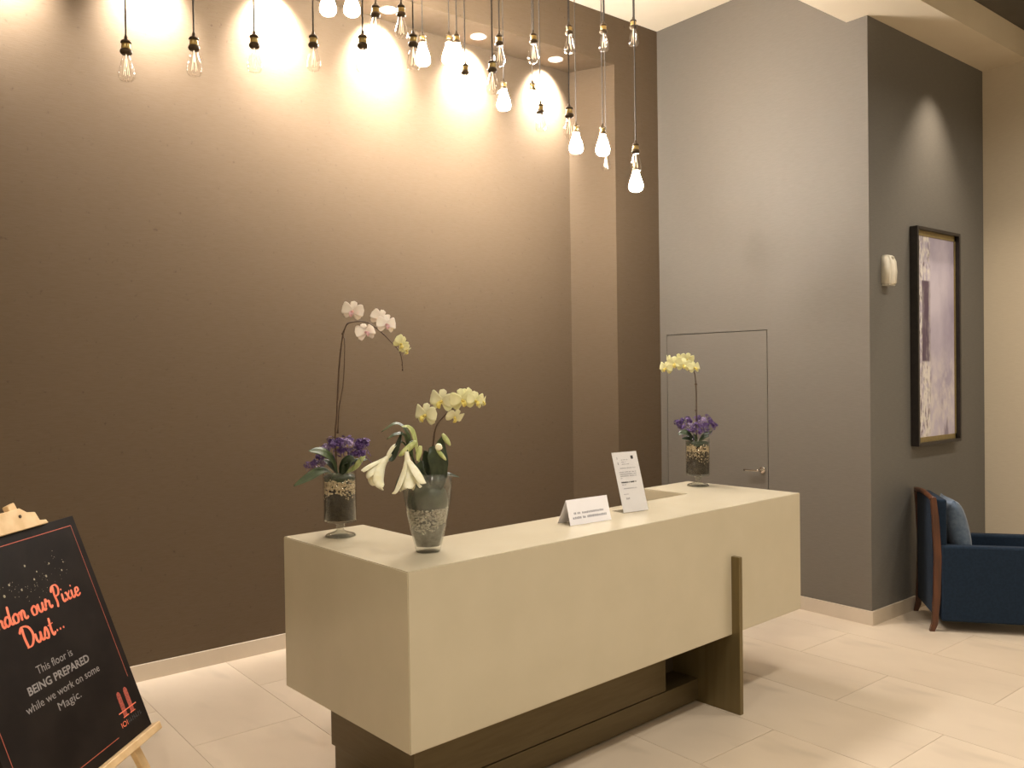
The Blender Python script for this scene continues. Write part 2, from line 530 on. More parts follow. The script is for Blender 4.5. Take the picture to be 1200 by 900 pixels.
# skirting boards
BH, BT = 0.095, 0.014
struct('baseboard_back', bx(XL, NX0 + 0.02, YB - BT, YB, 0.0, BH), 'skirting')
bm = bmesh.new()
prism(bm, [(NX1 - 0.013, YF - BT), (XR, YF - BT), (XR, YF), (NX1, YF), (NX0, YB), (NX0 - 0.015, YB - BT)], 0.0, BH)
struct('baseboard_return', bm, 'skirting')
bm = bmesh.new()
box(bm, XR - BT, XR, YD - BT, DY0 - 0.002, 0.0, BH)
box(bm, XR - BT, XR, DY1 + 0.002, YF - BT, 0.0, BH)
struct('baseboard_right', bm, 'skirting')
struct('baseboard_alcove', bx(XR, XE - BT, YD - BT, YD, 0.0, BH), 'skirting')
struct('baseboard_side', bx(XE - BT, XE, Y0, YD, 0.0, BH), 'skirting')

# ------------------------------------------------------------------ reception desk
DANG = math.radians(2.884)
TX, TY = 1.5805, 2.556
L, D, ZB, ZT = 2.658, 0.935, 0.400, 1.051
DR = 0.765                                   # depth of the right arm
AL, AR, FS = 0.401, 2.205, 0.435
desk = thing('reception_desk', 'long cream stone reception desk floating on a low bronze plinth', 'desk', (TX, TY, 0), DANG)
bm = bmesh.new()
prism(bm, [(0, 0), (L, 0), (L, DR), (AR, DR), (AR, FS), (AL, FS), (AL, D), (0, D)], ZB, ZT)
bmesh.ops.bevel(bm, geom=bm.edges[:], offset=0.0035, segments=2, affect='EDGES')
obj('counter_body', bm, 'desk_stone', desk)
tag(obj('worktop', bx(AL + 0.003, AR - 0.002, FS - 0.005, 0.80, 0.70, 0.74, bev=0.003), 'desk_stone', desk), 'lower cream worktop behind the counter')
PLX, PLF, PLB, PLH = 0.165, 0.215, 0.845, 0.122
obj('lower_plinth', bx(PLX + 0.012, 1.985, PLF - 0.004, PLB - 0.01, 0.012, PLH, bev=0.002), 'bronze', desk)
obj('upper_plinth', bx(PLX, 1.715, PLF, PLB, PLH + 0.002, ZB + 0.002, bev=0.002), 'bronze', desk)
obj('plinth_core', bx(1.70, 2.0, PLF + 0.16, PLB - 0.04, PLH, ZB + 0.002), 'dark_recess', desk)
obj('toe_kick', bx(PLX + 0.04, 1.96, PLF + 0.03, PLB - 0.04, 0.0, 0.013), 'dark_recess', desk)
# upright bronze fin: stands on the floor, runs under the desk and up over its front
FX, FT, FP, FTOP = 1.981, 0.028, 0.046, 0.799
bm = bmesh.new()
prof = [(-FP, 0.0), (PLB - 0.1, 0.0), (PLB - 0.1, ZB - 0.001), (0.004, ZB - 0.001), (0.004, FTOP), (-FP, FTOP)]
a = [bm.verts.new((FX, y, z)) for y, z in prof]
b = [bm.verts.new((FX + FT, y, z)) for y, z in prof]
bm.faces.new(a)
bm.faces.new(b[::-1])
for i in range(len(prof)):
    k = (i + 1) % len(prof)
    bm.faces.new((a[i], b[i], b[k], a[k]))
bmesh.ops.recalc_face_normals(bm, faces=bm.faces[:])
bmesh.ops.bevel(bm, geom=bm.edges[:], offset=0.002, segments=1, affect='EDGES')
tag(obj('support_fin', bm, 'bronze_plate', desk), 'upright bronze fin slotted over the desk front')


def desk_pt(a, b, z=ZT):
    return (TX + a * math.cos(DANG) - b * math.sin(DANG), TY + a * math.sin(DANG) + b * math.cos(DANG), z)


# ------------------------------------------------------------------ niche downlights (lit)
dl_names = ['recessed round downlight in the niche soffit, nearest the right return wall',
            'recessed round downlight in the niche soffit, second from the right return wall',
            'recessed round downlight in the niche soffit, third from the right return wall',
            'recessed round downlight in the niche soffit, fourth from the right return wall',
            'recessed round downlight in the niche soffit, fifth from the right return wall',
            'recessed round downlight in the niche soffit, farthest left above the sign']
DLP = None
for i, lb in enumerate(dl_names):
    loc = (4.518 - 0.758 * i, 4.990, ZN)
    if DLP is None:
        DLP = thing('downlight', lb, 'ceiling light', loc, 0, 'row of niche downlights')
        bm = bmesh.new()
        lathe(bm, [(0.046, -0.0005), (0.060, -0.0005), (0.060, -0.006), (0.050, -0.008), (0.046, -0.004), (0.046, -0.0005)], 28)
        obj('trim_ring', bm, 'white_trim', DLP, True)
        bm = bmesh.new()
        lathe(bm, [(0.0, -0.006), (0.030, -0.005), (0.046, -0.002), (0.046, -0.0005), (0.0, -0.0005)], 24)
        obj('lens', bm, 'downlight_lens', DLP, True)
        t = DLP
    else:
        t = copy_tree(DLP)
        t.location = loc
        t['label'] = lb
    sp = lamp_spot('downlight_beam', (loc[0], loc[1], ZN - 0.02), 560, 92, 1.0, NEUT, 0.03)
    sp.rotation_euler = (math.radians(38), 0, 0)          # wall washer, tilted towards the back wall

# picture spotlight in the bulkhead (above the frame)
lamp_spot('picture_lamp', (6.38, 2.66, ZS - 0.01), 150, 80, 1.0, (1.0, 0.84, 0.66), 0.03)

# ------------------------------------------------------------------ pendants
ROWP = []


def make_pendant(lit):
    t = thing('pendant_lamp', '', 'pendant lamp')
    bm = bmesh.new()
    tube(bm, [(0, 0, 0), (0, 0, 1)], 0.0035, n=6)
    c = obj('cord', bm, 'cord', t)
    bm = bmesh.new()
    lathe(bm, [(0.0, 0.0), (0.030, 0.0), (0.034, -0.004), (0.034, -0.022), (0.0, -0.022)], 16)
    cup = obj('ceiling_cup', bm, 'socket_dark', t, True)
    bm = bmesh.new()
    lathe(bm, [(0.0, 0.016), (0.006, 0.016), (0.0075, 0.0), (0.015, -0.002), (0.0195, -0.006), (0.021, -0.012), (0.018, -0.015), (0.0, -0.015)], 16)
    obj('socket_cap', bm, 'socket_dark', t, True)
    bm = bmesh.new()
    lathe(bm, [(0.0, -0.014), (0.0175, -0.014), (0.017, -0.022), (0.018, -0.030), (0.0165, -0.038), (0.0, -0.040)], 16)
    s = obj('socket', bm, 'brass', t, True)
    bm = bmesh.new()
    lathe(bm, [(0.0, -0.036), (0.019, -0.037), (0.0235, -0.043), (0.0235, -0.050), (0.019, -0.057), (0.0, -0.058)], 16)
    obj('collar', bm, 'socket_dark', s, True)
    k = 1.42 if lit else 1.0  # lit bulbs made oversize: camera bloom around the glow is put into their shape
    prof = [(0.0135, 0.0), (0.0145, -0.010), (0.020, -0.030), (0.0275, -0.055), (0.032, -0.078), (0.0305, -0.093), (0.023, -0.104), (0.010, -0.109), (0.0, -0.110)]
    bm = bmesh.new()
    lathe(bm, [(0.0, 0.0)] * (1 if lit else 0) + [(r * k, z * (1.22 if lit else 1.0) - 0.056) for r, z in prof], 20)
    obj('bulb', bm, 'lit_bulb' if lit else 'bulb_glass', t, True)
    if not lit:
        bm = bmesh.new()
        tube(bm, [(0, 0, -0.056), (0, 0, -0.105)], 0.0022, n=6)
        for q in range(4):
            a0 = PI / 2 * q
            tube(bm, [(0.004 * math.cos(a0), 0.004 * math.sin(a0), -0.075), (0.012 * math.cos(a0 + .3), 0.012 * math.sin(a0 + .3), -0.140)], 0.0007, n=4)
        obj('filament', bm, 'filament', t)
    return t


PROT = {True: make_pendant(True), False: make_pendant(False)}
USED = {True: False, False: False}


def pendant(x, y, z, lit, label):
    if USED[lit]:
        t = copy_tree(PROT[lit])
    else:
        t = PROT[lit]
        USED[lit] = True
    t.location = (x, y, z)
    t.rotation_euler = (0, 0, random.uniform(0, 6))
    t['label'] = label
    t['group'] = 'bare-bulb pendants hanging over the reception desk'
    for ch in t.children:
        n = ch.name.split('.')[0]
        if n == 'cord':
            ch.scale = (1, 1, ZC - z)
        elif n == 'ceiling_cup':
            ch.location = (0, 0, ZC - z)
    return t


for a in [
    (0.958, 3.6, 3.092, 0, 'clear bulb pendant with dark socket, leftmost of all the pendants'),
    (1.226, 3.6, 3.168, 0, 'clear bulb pendant with dark socket, second from the left'),
    (1.488, 3.6, 3.238, 0, 'clear bulb pendant with dark socket, third from the left'),
    (1.768, 3.6, 3.304, 0, 'clear bulb pendant with brass socket, fourth from the left'),
    (1.855, 3.3, 3.230, 0, 'clear bulb pendant in front of a bright wall pool, fifth socket from the left'),
    (2.096, 3.6, 3.524, 0, 'clear bulb pendant cut by the top edge, left of the third downlight'),
    (2.240, 3.6, 3.562, 0, 'clear bulb pendant cut by the top edge, right of the third downlight'),
    (2.853, 3.6, 3.561, 0, 'upper-tier clear bulb pendant, fifth from the right'),
    (3.095, 3.6, 3.627, 0, 'upper-tier clear bulb pendant, fourth from the right'),
    (3.367, 3.6, 3.741, 0, 'upper-tier clear bulb pendant, third from the right'),
    (3.645, 3.6, 3.814, 0, 'upper-tier clear bulb pendant, second from the right'),
    (3.905, 3.6, 3.904, 0, 'upper-tier clear bulb pendant, farthest right and highest'),
    (2.115, 3.3, 3.295, 0, 'clear bulb pendant touching the leftmost glowing pear bulb of the cluster'),
    (3.099, 4.42, 3.883, 1, 'glowing bulb pendant, left one of the bright merged pair'),
    (2.893, 4.05, 3.717, 1, 'glowing bulb pendant, right one of the bright merged pair'),
    (2.570, 3.3, 3.275, 0, 'lower clear bulb pendant overlapping the fifth upper-tier bulb from the right'),
    (3.079, 3.3, 3.144, 0, 'lower clear bulb pendant in front of the return wall left edge'),
    (3.588, 3.3, 3.032, 0, 'lower clear bulb pendant just above the rightmost glowing bulb'),
    (3.400, 3.9, 3.369, 0, 'lower clear bulb pendant just right of and below a glowing bulb, centre right'),
    (4.262, 4.20, 3.309, 0, 'lower clear bulb pendant peeking out under a glowing bulb by the return wall'),
    (2.854, 4.35, 3.802, 1, 'glowing pear bulb pendant, first of the lit cluster from the left'),
    (2.842, 3.9, 3.490, 0, 'clear bulb pendant hanging just right of the bright merged pair'),
    (3.478, 4.35, 3.646, 1, 'glowing bulb pendant below the fifth upper-tier clear bulb from the right'),
    (3.726, 4.35, 3.685, 1, 'glowing bulb pendant below the fourth upper-tier clear bulb from the right'),
    (3.884, 4.10, 3.375, 1, 'glowing bulb pendant below the third upper-tier clear bulb from the right'),
    (3.980, 3.95, 3.345, 1, 'glowing bulb pendant below the second upper-tier clear bulb from the right'),
    (4.075, 3.75, 3.086, 1, 'glowing bulb pendant, lowest and farthest right of all'),
    (2.229, 4.35, 3.948, 1, 'glowing bulb pendant at the top edge, left of its lit neighbour'),
    (2.379, 4.35, 3.981, 1, 'glowing bulb pendant at the top edge, right of its lit neighbour'),
]:
    pendant(a[0], a[1], a[2], bool(a[3]), a[4])

# ------------------------------------------------------------------ flower arrangements
# every arrangement is built in its own frame: x to the viewer's right, y away, z up from the vase foot


def pedestal_vase(t, soil_top, gravel_bottom):
    bm = bmesh.new()
    lathe(bm, [(0.0, 0.0), (0.060, 0.0), (0.068, 0.003), (0.060, 0.010), (0.030, 0.019), (0.016, 0.027), (0.015, 0.036), (0.020, 0.043), (0.017, 0.050), (0.022, 0.057), (0.05, 0.062), (0.070, 0.066)], 36)
    obj('foot', bm, 'foot_glass', t, True)
    bm = bmesh.new()
    lathe(bm, [(0.0, 0.064), (0.062, 0.064), (0.0715, 0.070), (0.0715, 0.285), (0.0685, 0.285), (0.0685, 0.072), (0.0, 0.068)], 40)
    obj('bowl', bm, 'vase_glass', t, True)
    bm = bmesh.new()
    lathe(bm, [(0.0, 0.074), (0.064, 0.074), (0.0665, 0.080), (0.0665, soil_top), (0.060, soil_top + 0.008), (0.058, 0.250), (0.0, 0.252)], 28)
    obj('soil', bm, 'soil', t, True)
    bm = bmesh.new()
    for k in range(900):
        a0 = random.uniform(0, 2 * PI)
        zz = random.uniform(gravel_bottom + 0.016 * math.sin(3 * a0 + 1), 0.246 + 0.006 * math.sin(5 * a0))
        if zz < gravel_bottom + 0.03 and random.random() < 0.5:
            continue
        ball(bm, (0.0625 * math.cos(a0), 0.0625 * math.sin(a0), zz), random.uniform(0.0040, 0.0060), 1, 1, 0.8, 1)
    tag(obj('gravel', bm, 'gravel', t), 'pale gravel against the glass', kind='stuff')
    bm = bmesh.new()
    lathe(bm, [(0.0, 0.272), (0.05, 0.270), (0.066, 0.262), (0.066, 0.240), (0.0, 0.240)], 24)
    obj('moss', bm, 'leaf_dark', t, True)


def orchid_meshes(colmat, lipmat):
    """meshes of one moth-orchid flower facing -y, about 0.09 m across"""
    out = {}
    bm = bmesh.new()
    rd = lambda s: (0.25 + 0.95 * s) * math.sqrt(max(0.0, 1 - s ** 5)) + 0.02
    for a0, ln in ((90, 0.046), (210, 0.042), (330, 0.042)):
        c, s = math.cos(math.radians(a0)), math.sin(math.radians(a0))
        blade(bm, [(0, 0.002, 0), (c * ln * .5, 0.000, s * ln * .5), (c * ln, 0.006, s * ln)], 0.017, (0, -1, 0), rd, cup=0.15)
    out['sepal'] = bm
    for side in (-1, 1):
        bm = bmesh.new()
        pr = lambda s: (0.30 + 1.15 * s) * math.sqrt(max(0.0, 1 - s ** 4)) + 0.02
        blade(bm, [(0, -0.001, 0.002), (side * 0.024, -0.005, 0.010), (side * 0.047, 0.003, 0.014)], 0.027, (0, -1, 0), pr, cup=0.12, nu=7)
        out[side] = bm
    bm = bmesh.new()
    blade(bm, [(0, -0.003, -0.001), (0, -0.017, -0.007), (0, -0.015, -0.022)], 0.009, (0, -1, 0.2), None, cup=0.9)
    ball(bm, (0, -0.007, 0.002), 0.006, 1, 1.4, 1, 2)
    out['lip'] = bm
    res = {}
    for k, b in out.items():
        me = bpy.data.meshes.new({'sepal': 'flower', 'lip': 'lip'}.get(k, 'petal'))
        for f in b.faces:
            f.smooth = True
        b.to_mesh(me)
        b.free()
        me.materials.append(MATS[lipmat if k == 'lip' else colmat])
        res[k] = me
    return res


def add_flower(parent, ms, loc, yaw=0.0, pitch=0.0, roll=0.0, sc=1.0):
    f = bpy.data.objects.new('flower', ms['sepal'])
    f.parent = parent
    f.location = loc
    f.rotation_euler = (math.radians(pitch), math.radians(roll), math.radians(yaw))
    f.scale = (sc, sc, sc)
    COL.objects.link(f)
    for k, nm in ((-1, 'petal'), (1, 'petal'), ('lip', 'lip')):
        o = bpy.data.objects.new(nm, ms[k])
        o.parent = f
        COL.objects.link(o)
    return f


def leaf(parent, pts, width, normal, m='leaf_green', cup=0.25, name='leaf', twist=0.0):
    bm = bmesh.new()
    blade(bm, pts, width, normal, None, cup, thick=0.0014, nu=5, sub=6, twist=twist)
    return obj(name, bm, m, parent, True)


def sprig_mesh(seed):
    rnd = random.Random(seed)
    bm = bmesh.new()
    tube(bm, [(0, 0, -0.05), (0, 0, 0.03)], 0.0012, n=5)
    for k in range(26):
        d = Vector((rnd.gauss(0, 1), rnd.gauss(0, 1), rnd.gauss(0.6, 0.7)))
        d.normalize()
        c = Vector((0, 0, 0.012)) + d * rnd.uniform(0.010, 0.027)
        n = 4
        ax = d.orthogonal().normalized()
        for q in range(n):
            s = Matrix.Rotation(2 * PI * q / n + rnd.random(), 3, d) @ ax
            blade(bm, [c, c + s * 0.005 + d * 0.002, c + s * 0.009 + d * 0.0015], 0.0038, d, None, 0.2, 0.0006, nu=3, sub=1)
    me = bpy.data.meshes.new('sprig')
    bm.to_mesh(me)
    bm.free()
    me.materials.append(MATS['purple_pale' if seed == 3 else 'purple'])
    return me


SPRIGS = [sprig_mesh(s) for s in range(4)]


def sprig(parent, loc, tilt_x, tilt_y, sc):
    o = bpy.data.objects.new('sprig', random.choice(SPRIGS))
    o.parent = parent
    o.location = loc
    o.rotation_euler = (tilt_x, tilt_y, random.uniform(0, 6))
    o.scale = (sc, sc, sc)
    COL.objects.link(o)


MP = orchid_meshes('orchid_pink', 'lip_pink')
MW = orchid_meshes('orchid_white', 'lip_yellow')
MY = orchid_meshes('orchid_yellow', 'lip_yellow')
FACE = -YAW                                   # arrangements face the hall

# --- left arrangement: tall arching pink-white orchid in a pedestal glass
P1 = desk_pt(0.180, 0.763)
RZ1 = FACE + math.radians(12)
vase = thing('pedestal_vase', 'footed cylinder glass vase with dark soil and gravel at the desk left end', 'vase', P1, RZ1, 'footed glass vases')
pedestal_vase(vase, 0.185, 0.178)
k1 = 1 / 271.0


def q1(x, y, w=0.0):
    return ((x - 399) * k1, w, (628 - y) * k1)


orc = thing('orchid', 'tall arching orchid with five pinkish white blooms, left end of the desk', 'orchid', P1, RZ1)
bm = bmesh.new()
tube(bm, [q1(396, 560), q1(395, 510), q1(397, 488, .004), q1(400, 440, .008), q1(403, 410, .006), q1(406, 392), q1(411, 380), q1(420, 377), q1(434, 378, -.01), q1(448, 388, -.02), q1(460, 400, -.03), q1(470, 412, -.035), q1(473, 421, -.035), q1(474, 432, -.035)], 0.0042, 0.0020, 8)
obj('stem', bm, 'stem_brown', orc, True)
bm = bmesh.new()
tube(bm, [q1(398, 505, -.006), q1(400, 478, -.008), q1(405, 450, -.010), q1(407, 420, -.008), q1(407.5, 398, -.004), q1(405, 392), q1(411, 378, .002)], 0.0026, 0.002, 6)
obj('support_cane', bm, 'stem_brown', orc, True)
for p, r in ((q1(398, 506), .006), (q1(405.5, 391), .006), (q1(473.5, 428, -.035), .004), (q1(474, 434, -.035), .0045)):
    bm = bmesh.new()
    ball(bm, p, r, 1, 1, 1.2, 2)
    obj('node', bm, 'stem_brown', orc, True)
add_flower(orc, MP, q1(417, 366, -.03), -15, 8, 12, 1.02)
add_flower(orc, MP, q1(432, 390, .02), 20, -15, -10, 0.98)
add_flower(orc, MP, q1(448, 374, -.02), 15, 12, 25, 0.92)
add_flower(orc, MP, q1(455, 382, -.05), 18, -5, 5, 0.95)
f = add_flower(orc, MY, q1(471, 404, -.05), 48, 22, 35, 0.86)
f = add_flower(orc, MY, q1(478, 411, -.02), 70, 35, 20, 0.66)
leaf(orc, [q1(397, 556), q1(390, 536, -.05), q1(378, 527, -.075), q1(365, 525, -.085)], 0.028, (0, -0.6, 0.8), 'leaf_green', 0.2)
leaf(orc, [q1(392, 556), q1(380, 549, -.05), q1(364, 556, -.08), q1(348, 564, -.095)], 0.022, (0, -0.7, 0.7), 'leaf_green', 0.3)
leaf(orc, [q1(400, 558), q1(405, 545, -.04), q1(411, 538, -.060), q1(417, 538, -.07)], 0.026, (0, -0.8, 0.5), 'leaf_dark', 0.2)
leaf(orc, [q1(401, 556), q1(416, 548, -.03), q1(424, 538, -.04), q1(429, 534, -.04)], 0.012, (0, -0.8, 0.5), 'bud_green', 0.2)
bunch = thing('purple_flower_bunch', 'purple blossom bunch around the tall pinkish orchid stem', 'flowers', P1, RZ1, 'purple filler flowers')
random.seed(11)
for (x, y, w, s) in ((382, 523, .0, .9), (390, 518, .03, 1), (392, 521, -.03, 1), (401, 517, -.02, 1.05), (402, 519, .04, 1), (410, 518, -.035, 1), (413, 517, .02, 1), (421, 519, -.02, 1.05), (424, 524, .02, 1), (430, 520, 0, 1.05), (429, 530, -.02, .95), (421, 530, -.04, .8), (376, 533, -.02, .8), (369, 540, -.03, .85), (363, 541, 0, .7), (379, 541, .0, .9), (404, 528, 0, 1.1), (414, 530, .02, 1)):
    sprig(bunch, q1(x, y + 4, w), random.uniform(-.5, .5), (x - 400) * 0.022, s)
for (x0, y0, w0, x1, y1, w1) in ((398, 556, .02, 432, 540, .03), (397, 556, .03, 377, 540, .05), (402, 556, -.03, 408, 541, -.065)):
    leaf(bunch, [q1(x0, y0, w0), q1((x0 + x1) / 2, (y0 + y1) / 2 - 5, (w0 + w1) / 2), q1(x1, y1, w1)], 0.014, (0, -0.6, 0.7), 'leaf_dark')

# --- right arrangement: yellow orchid in the same kind of pedestal glass
P3 = desk_pt(2.522, 0.590)
RZ3 = FACE - math.radians(12)
vase3 = thing('pedestal_vase', 'footed cylinder glass vase with gravel over soil at the desk right end', 'vase', P3, RZ3, 'footed glass vases')
pedestal_vase(vase3, 0.205, 0.150)
k3 = 1 / 195.0


def q3(x, y, w=0.0):
    return ((x - 819) * k3, w, (569 - y) * k3)


orc3 = thing('orchid', 'pale yellow orchid spray leaning left in front of the concealed door', 'orchid', P3, RZ3)
bm = bmesh.new()
tube(bm, [q3(818, 522), q3(818, 490), q3(818, 460), q3(817, 442), q3(815, 434), q3(808, 428, -.02), q3(796, 428, -.03), q3(785, 432, -.03)], 0.0042, 0.0022, 8)
obj('stem', bm, 'stem_brown', orc3, True)
for p in (q3(817.5, 481), q3(817.5, 450)):
    bm = bmesh.new()
    ball(bm, p, .007, 1.3, 1, 1, 2)
    obj('node', bm, 'stem_brown', orc3, True)
for (x, y, w, ya, pi, ro, s) in ((784, 431, -.05, -25, 5, 10, .92), (794, 426, -.06, -10, 8, -8, 1.0), (804, 428, -.06, 10, -5, 6, .98), (808, 421, -.03, 15, 15, 12, .9), (816, 431, -.05, 35, -8, -6, .86), (788, 421, .01, -50, 20, 20, .7), (800, 420, .02, -20, 30, -15, .8)):
    add_flower(orc3, MY, q3(x, y, w), ya, pi, ro, s)
leaf(orc3, [q3(815, 520), q3(809, 508, -.05), q3(802, 506, -.07), q3(797, 508, -.08)], 0.020, (0, -.7, .7), 'leaf_dark')
bunch3 = thing('purple_flower_bunch', 'purple blossom bunch under the yellow orchid near the door', 'flowers', P3, RZ3, 'purple filler flowers')
random.seed(5)
for (x, y, w, s) in ((797, 494, -.01, .95), (803, 492, .02, 1), (802, 499, -.03, 1), (808, 490, -.02, 1), (811, 497, .04, 1), (814, 502, -.045, 1), (819, 490, .03, 1), (820, 497, -.04, 1.05), (826, 491, 0, 1), (829, 496, -.03, 1), (827, 502, .03, 1), (836, 492, 0, .9), (837, 497, -.02, .9), (808, 504, 0, .9), (821, 504, -.02, 1), (830, 484, 0, .45), (833, 487, .01, .45)):
    sprig(bunch3, q3(x, y + 4, w), random.uniform(-.5, .5), (x - 818) * 0.022, s)
for (x0, y0, w0, x1, y1, w1) in ((816, 518, -.02, 801, 513, -.06), (820, 518, -.03, 832, 510, -.05), (818, 518, -.03, 814, 508, -.07), (817, 518, .02, 806, 512, .04), (820, 518, .0, 836, 505, .0)):
    leaf(bunch3, [q3(x0, y0, w0), q3((x0 + x1) / 2, (y0 + y1) / 2 - 2, (w0 + w1) / 2), q3(x1, y1, w1)], 0.016, (0, -0.6, 0.7), 'leaf_dark')

# --- middle arrangement: tapering tall vase with lilies and an orchid spray
P2 = desk_pt(0.262, 0.235)
RZ2 = FACE + math.radians(4)
k2 = 1 / 303.0


def q2(x, y, w=0.0):
    return ((x - 508) * k2, w, (644 - y) * k2)


vase2 = thing('tapered_vase', 'tall tapering foggy glass vase holding wilted lilies and an orchid', 'vase', P2, RZ2)
bm = bmesh.new()
lathe(bm, [(0.0, 0.0), (0.046, 0.0), (0.049, 0.004), (0.053, 0.022), (0.066, 0.075), (0.082, 0.150), (0.0935, 0.215), (0.0985, 0.262), (0.0975, 0.286), (0.0895, 0.303), (0.080, 0.309),
           (0.077, 0.307), (0.087, 0.300), (0.0945, 0.284), (0.0955, 0.262), (0.0905, 0.215), (0.079, 0.150), (0.063, 0.075), (0.049, 0.024), (0.0, 0.018)], 44)
obj('glass_body', bm, 'vase_foggy', vase2, True)
bm = bmesh.new()
lathe(bm, [(0.0, 0.020), (0.047, 0.026), (0.060, 0.078), (0.066, 0.104), (0.055, 0.112), (0.0, 0.115)], 32)
obj('soil', bm, 'soil_grey', vase2, True)
random.seed(3)
bm = bmesh.new()
for k in range(800):
    a0 = random.uniform(0, 2 * PI)
    zz = random.uniform(0.095 + 0.02 * math.sin(2 * a0 + 2.0), 0.172)
    rr = 0.063 + (zz - 0.075) / 0.075 * 0.016 - 0.0065
    ball(bm, (rr * math.cos(a0), rr * math.sin(a0), zz), random.uniform(0.004, 0.0062), 1, 1, .8, 1)
tag(obj('gravel', bm, 'gravel_pale', vase2), 'pale gravel against the glass', kind='stuff')
bm = bmesh.new()
lathe(bm, [(0.0, 0.160), (0.072, 0.162), (0.079, 0.178), (0.080, 0.200), (0.072, 0.240), (0.05, 0.262), (0.0, 0.27)], 24)
obj('moss', bm, 'leaf_dark', vase2, True)

orc2 = thing('orchid', 'creamy orchid spray rising right out of the tapered vase', 'orchid', P2, RZ2)
bm = bmesh.new()
tube(bm, [q2(508, 585), q2(513, 545), q2(516, 515), q2(519, 498), q2(526, 487), q2(537, 477, -.01), q2(549, 470, -.02), q2(562, 468, -.03), q2(572, 468, -.03)], 0.0045, 0.0025, 8)
obj('stem', bm, 'stem_brown', orc2, True)
for (x, y, w, ya, pi, ro, s, mm) in ((508, 482, -.04, -35, 5, 8, 1.08, MW), (527, 466, -.04, -25, 10, 12, 1.10, MW), (541, 484, -.05, 35, 40, 15, .80, MW), (551, 465, -.06, 10, 5, -10, 1.05, MY),
                                   (556, 462, .00, 50, 15, 10, .90, MY), (566, 466, -.05, 30, 0, 5, .85, MY), (574, 467, -.03, 60, 10, 0, .62, MY)):
    add_flower(orc2, mm, q2(x, y, w), ya, pi, ro, s)
leaf(orc2, [q2(512, 590), q2(522, 552, -.05), q2(518, 527, -.065), q2(512, 519, -.06)], 0.035, (0.1, -1, 0.2), 'leaf_dark', 0.3)
leaf(orc2, [q2(506, 590), q2(503, 560, -.05), q2(500, 545, -.07), q2(503, 534, -.07)], 0.026, (-.2, -1, 0.2), 'leaf_dark', 0.3)
leaf(orc2, [q2(515, 585), q2(524, 560, .0), q2(531, 553, -.01), q2(546, 556, -.02)], 0.012, (0, -0.5, 0.8), 'leaf_dark', 0.3)
leaf(orc2, [q2(512, 580), q2(516, 555, .03), q2(510, 536, .04), q2(505, 525, .03)], 0.032, (0, -1, 0.1), 'leaf_dark', 0.2)


def lily_flower(parent, base, tip_dirs, size):
    """drooping trumpet: throat mesh with six recurved petal children"""
    B = Vector(base)
    ax = Vector(tip_dirs[0]).normalized()
    bm = bmesh.new()
    tube(bm, [B, B + ax * size * 0.18, B + ax * size * 0.38], 0.007, 0.014, 8)
    fl = obj('flower', bm, 'lily_white', parent, True)
    u = ax.orthogonal().normalized()
    for k in range(6):
        s = Matrix.Rotation(2 * PI * k / 6 + 0.35, 3, ax) @ u
        r = random.uniform(0.85, 1.1)
        spread = random.uniform(0.20, 0.50)
        droop = Vector((0, 0, -1))
        p0 = B + ax * size * 0.22 + s * 0.006
        p1 = B + ax * size * 0.55 * r + s * size * spread * 0.55
        p2 = B + ax * size * 0.80 * r + s * size * spread + droop * size * 0.10
        p3 = B + ax * size * 0.88 * r + s * size * (spread + 0.10) + droop * size * 0.22
        p4 = B + ax * size * 0.84 * r + s * size * (spread + 0.18) + droop * size * 0.34
        bm = bmesh.new()
        blade(bm, [p0, p1, p2, p3, p4], size * 0.20, s, lambda q: 0.40 + 0.66 * math.sin(PI * min(q, .97)) ** 0.8 - 0.30 * q ** 5, cup=-0.55, thick=0.0012, twist=random.uniform(-.5, .5))
        obj('petal', bm, 'lily_white', fl, True)
    return fl


def bud(parent, a, b, r, m='bud_green'):
    A, Bv = Vector(a), Vector(b)
    P = [A.lerp(Bv, i / 8) for i in range(9)]
    bm = bmesh.new()
    rings = []
    t = (Bv - A).normalized()
    u = t.orthogonal().normalized()
    v = t.cross(u)
    for i, p in enumerate(P):
        s = i / 8
        rr = r * max(0.12, math.sin(PI * (0.10 + 0.86 * s)) ** 0.65)
        rings.append([bm.verts.new(p + u * rr * math.cos(PI * k / 5) * (1 + .08 * (k % 2)) + v * rr * math.sin(PI * k / 5) * (1 + .08 * (k % 2))) for k in range(10)])
    for x, y in zip(rings, rings[1:]):
        for k in range(10):
            bm.faces.new((x[k], x[(k + 1) % 10], y[(k + 1) % 10], y[k]))
    bm.faces.new(rings[0][::-1])
    bm.faces.new(rings[-1])
    bmesh.ops.recalc_face_normals(bm, faces=bm.faces[:])
    return obj('bud', bm, m, parent, True)


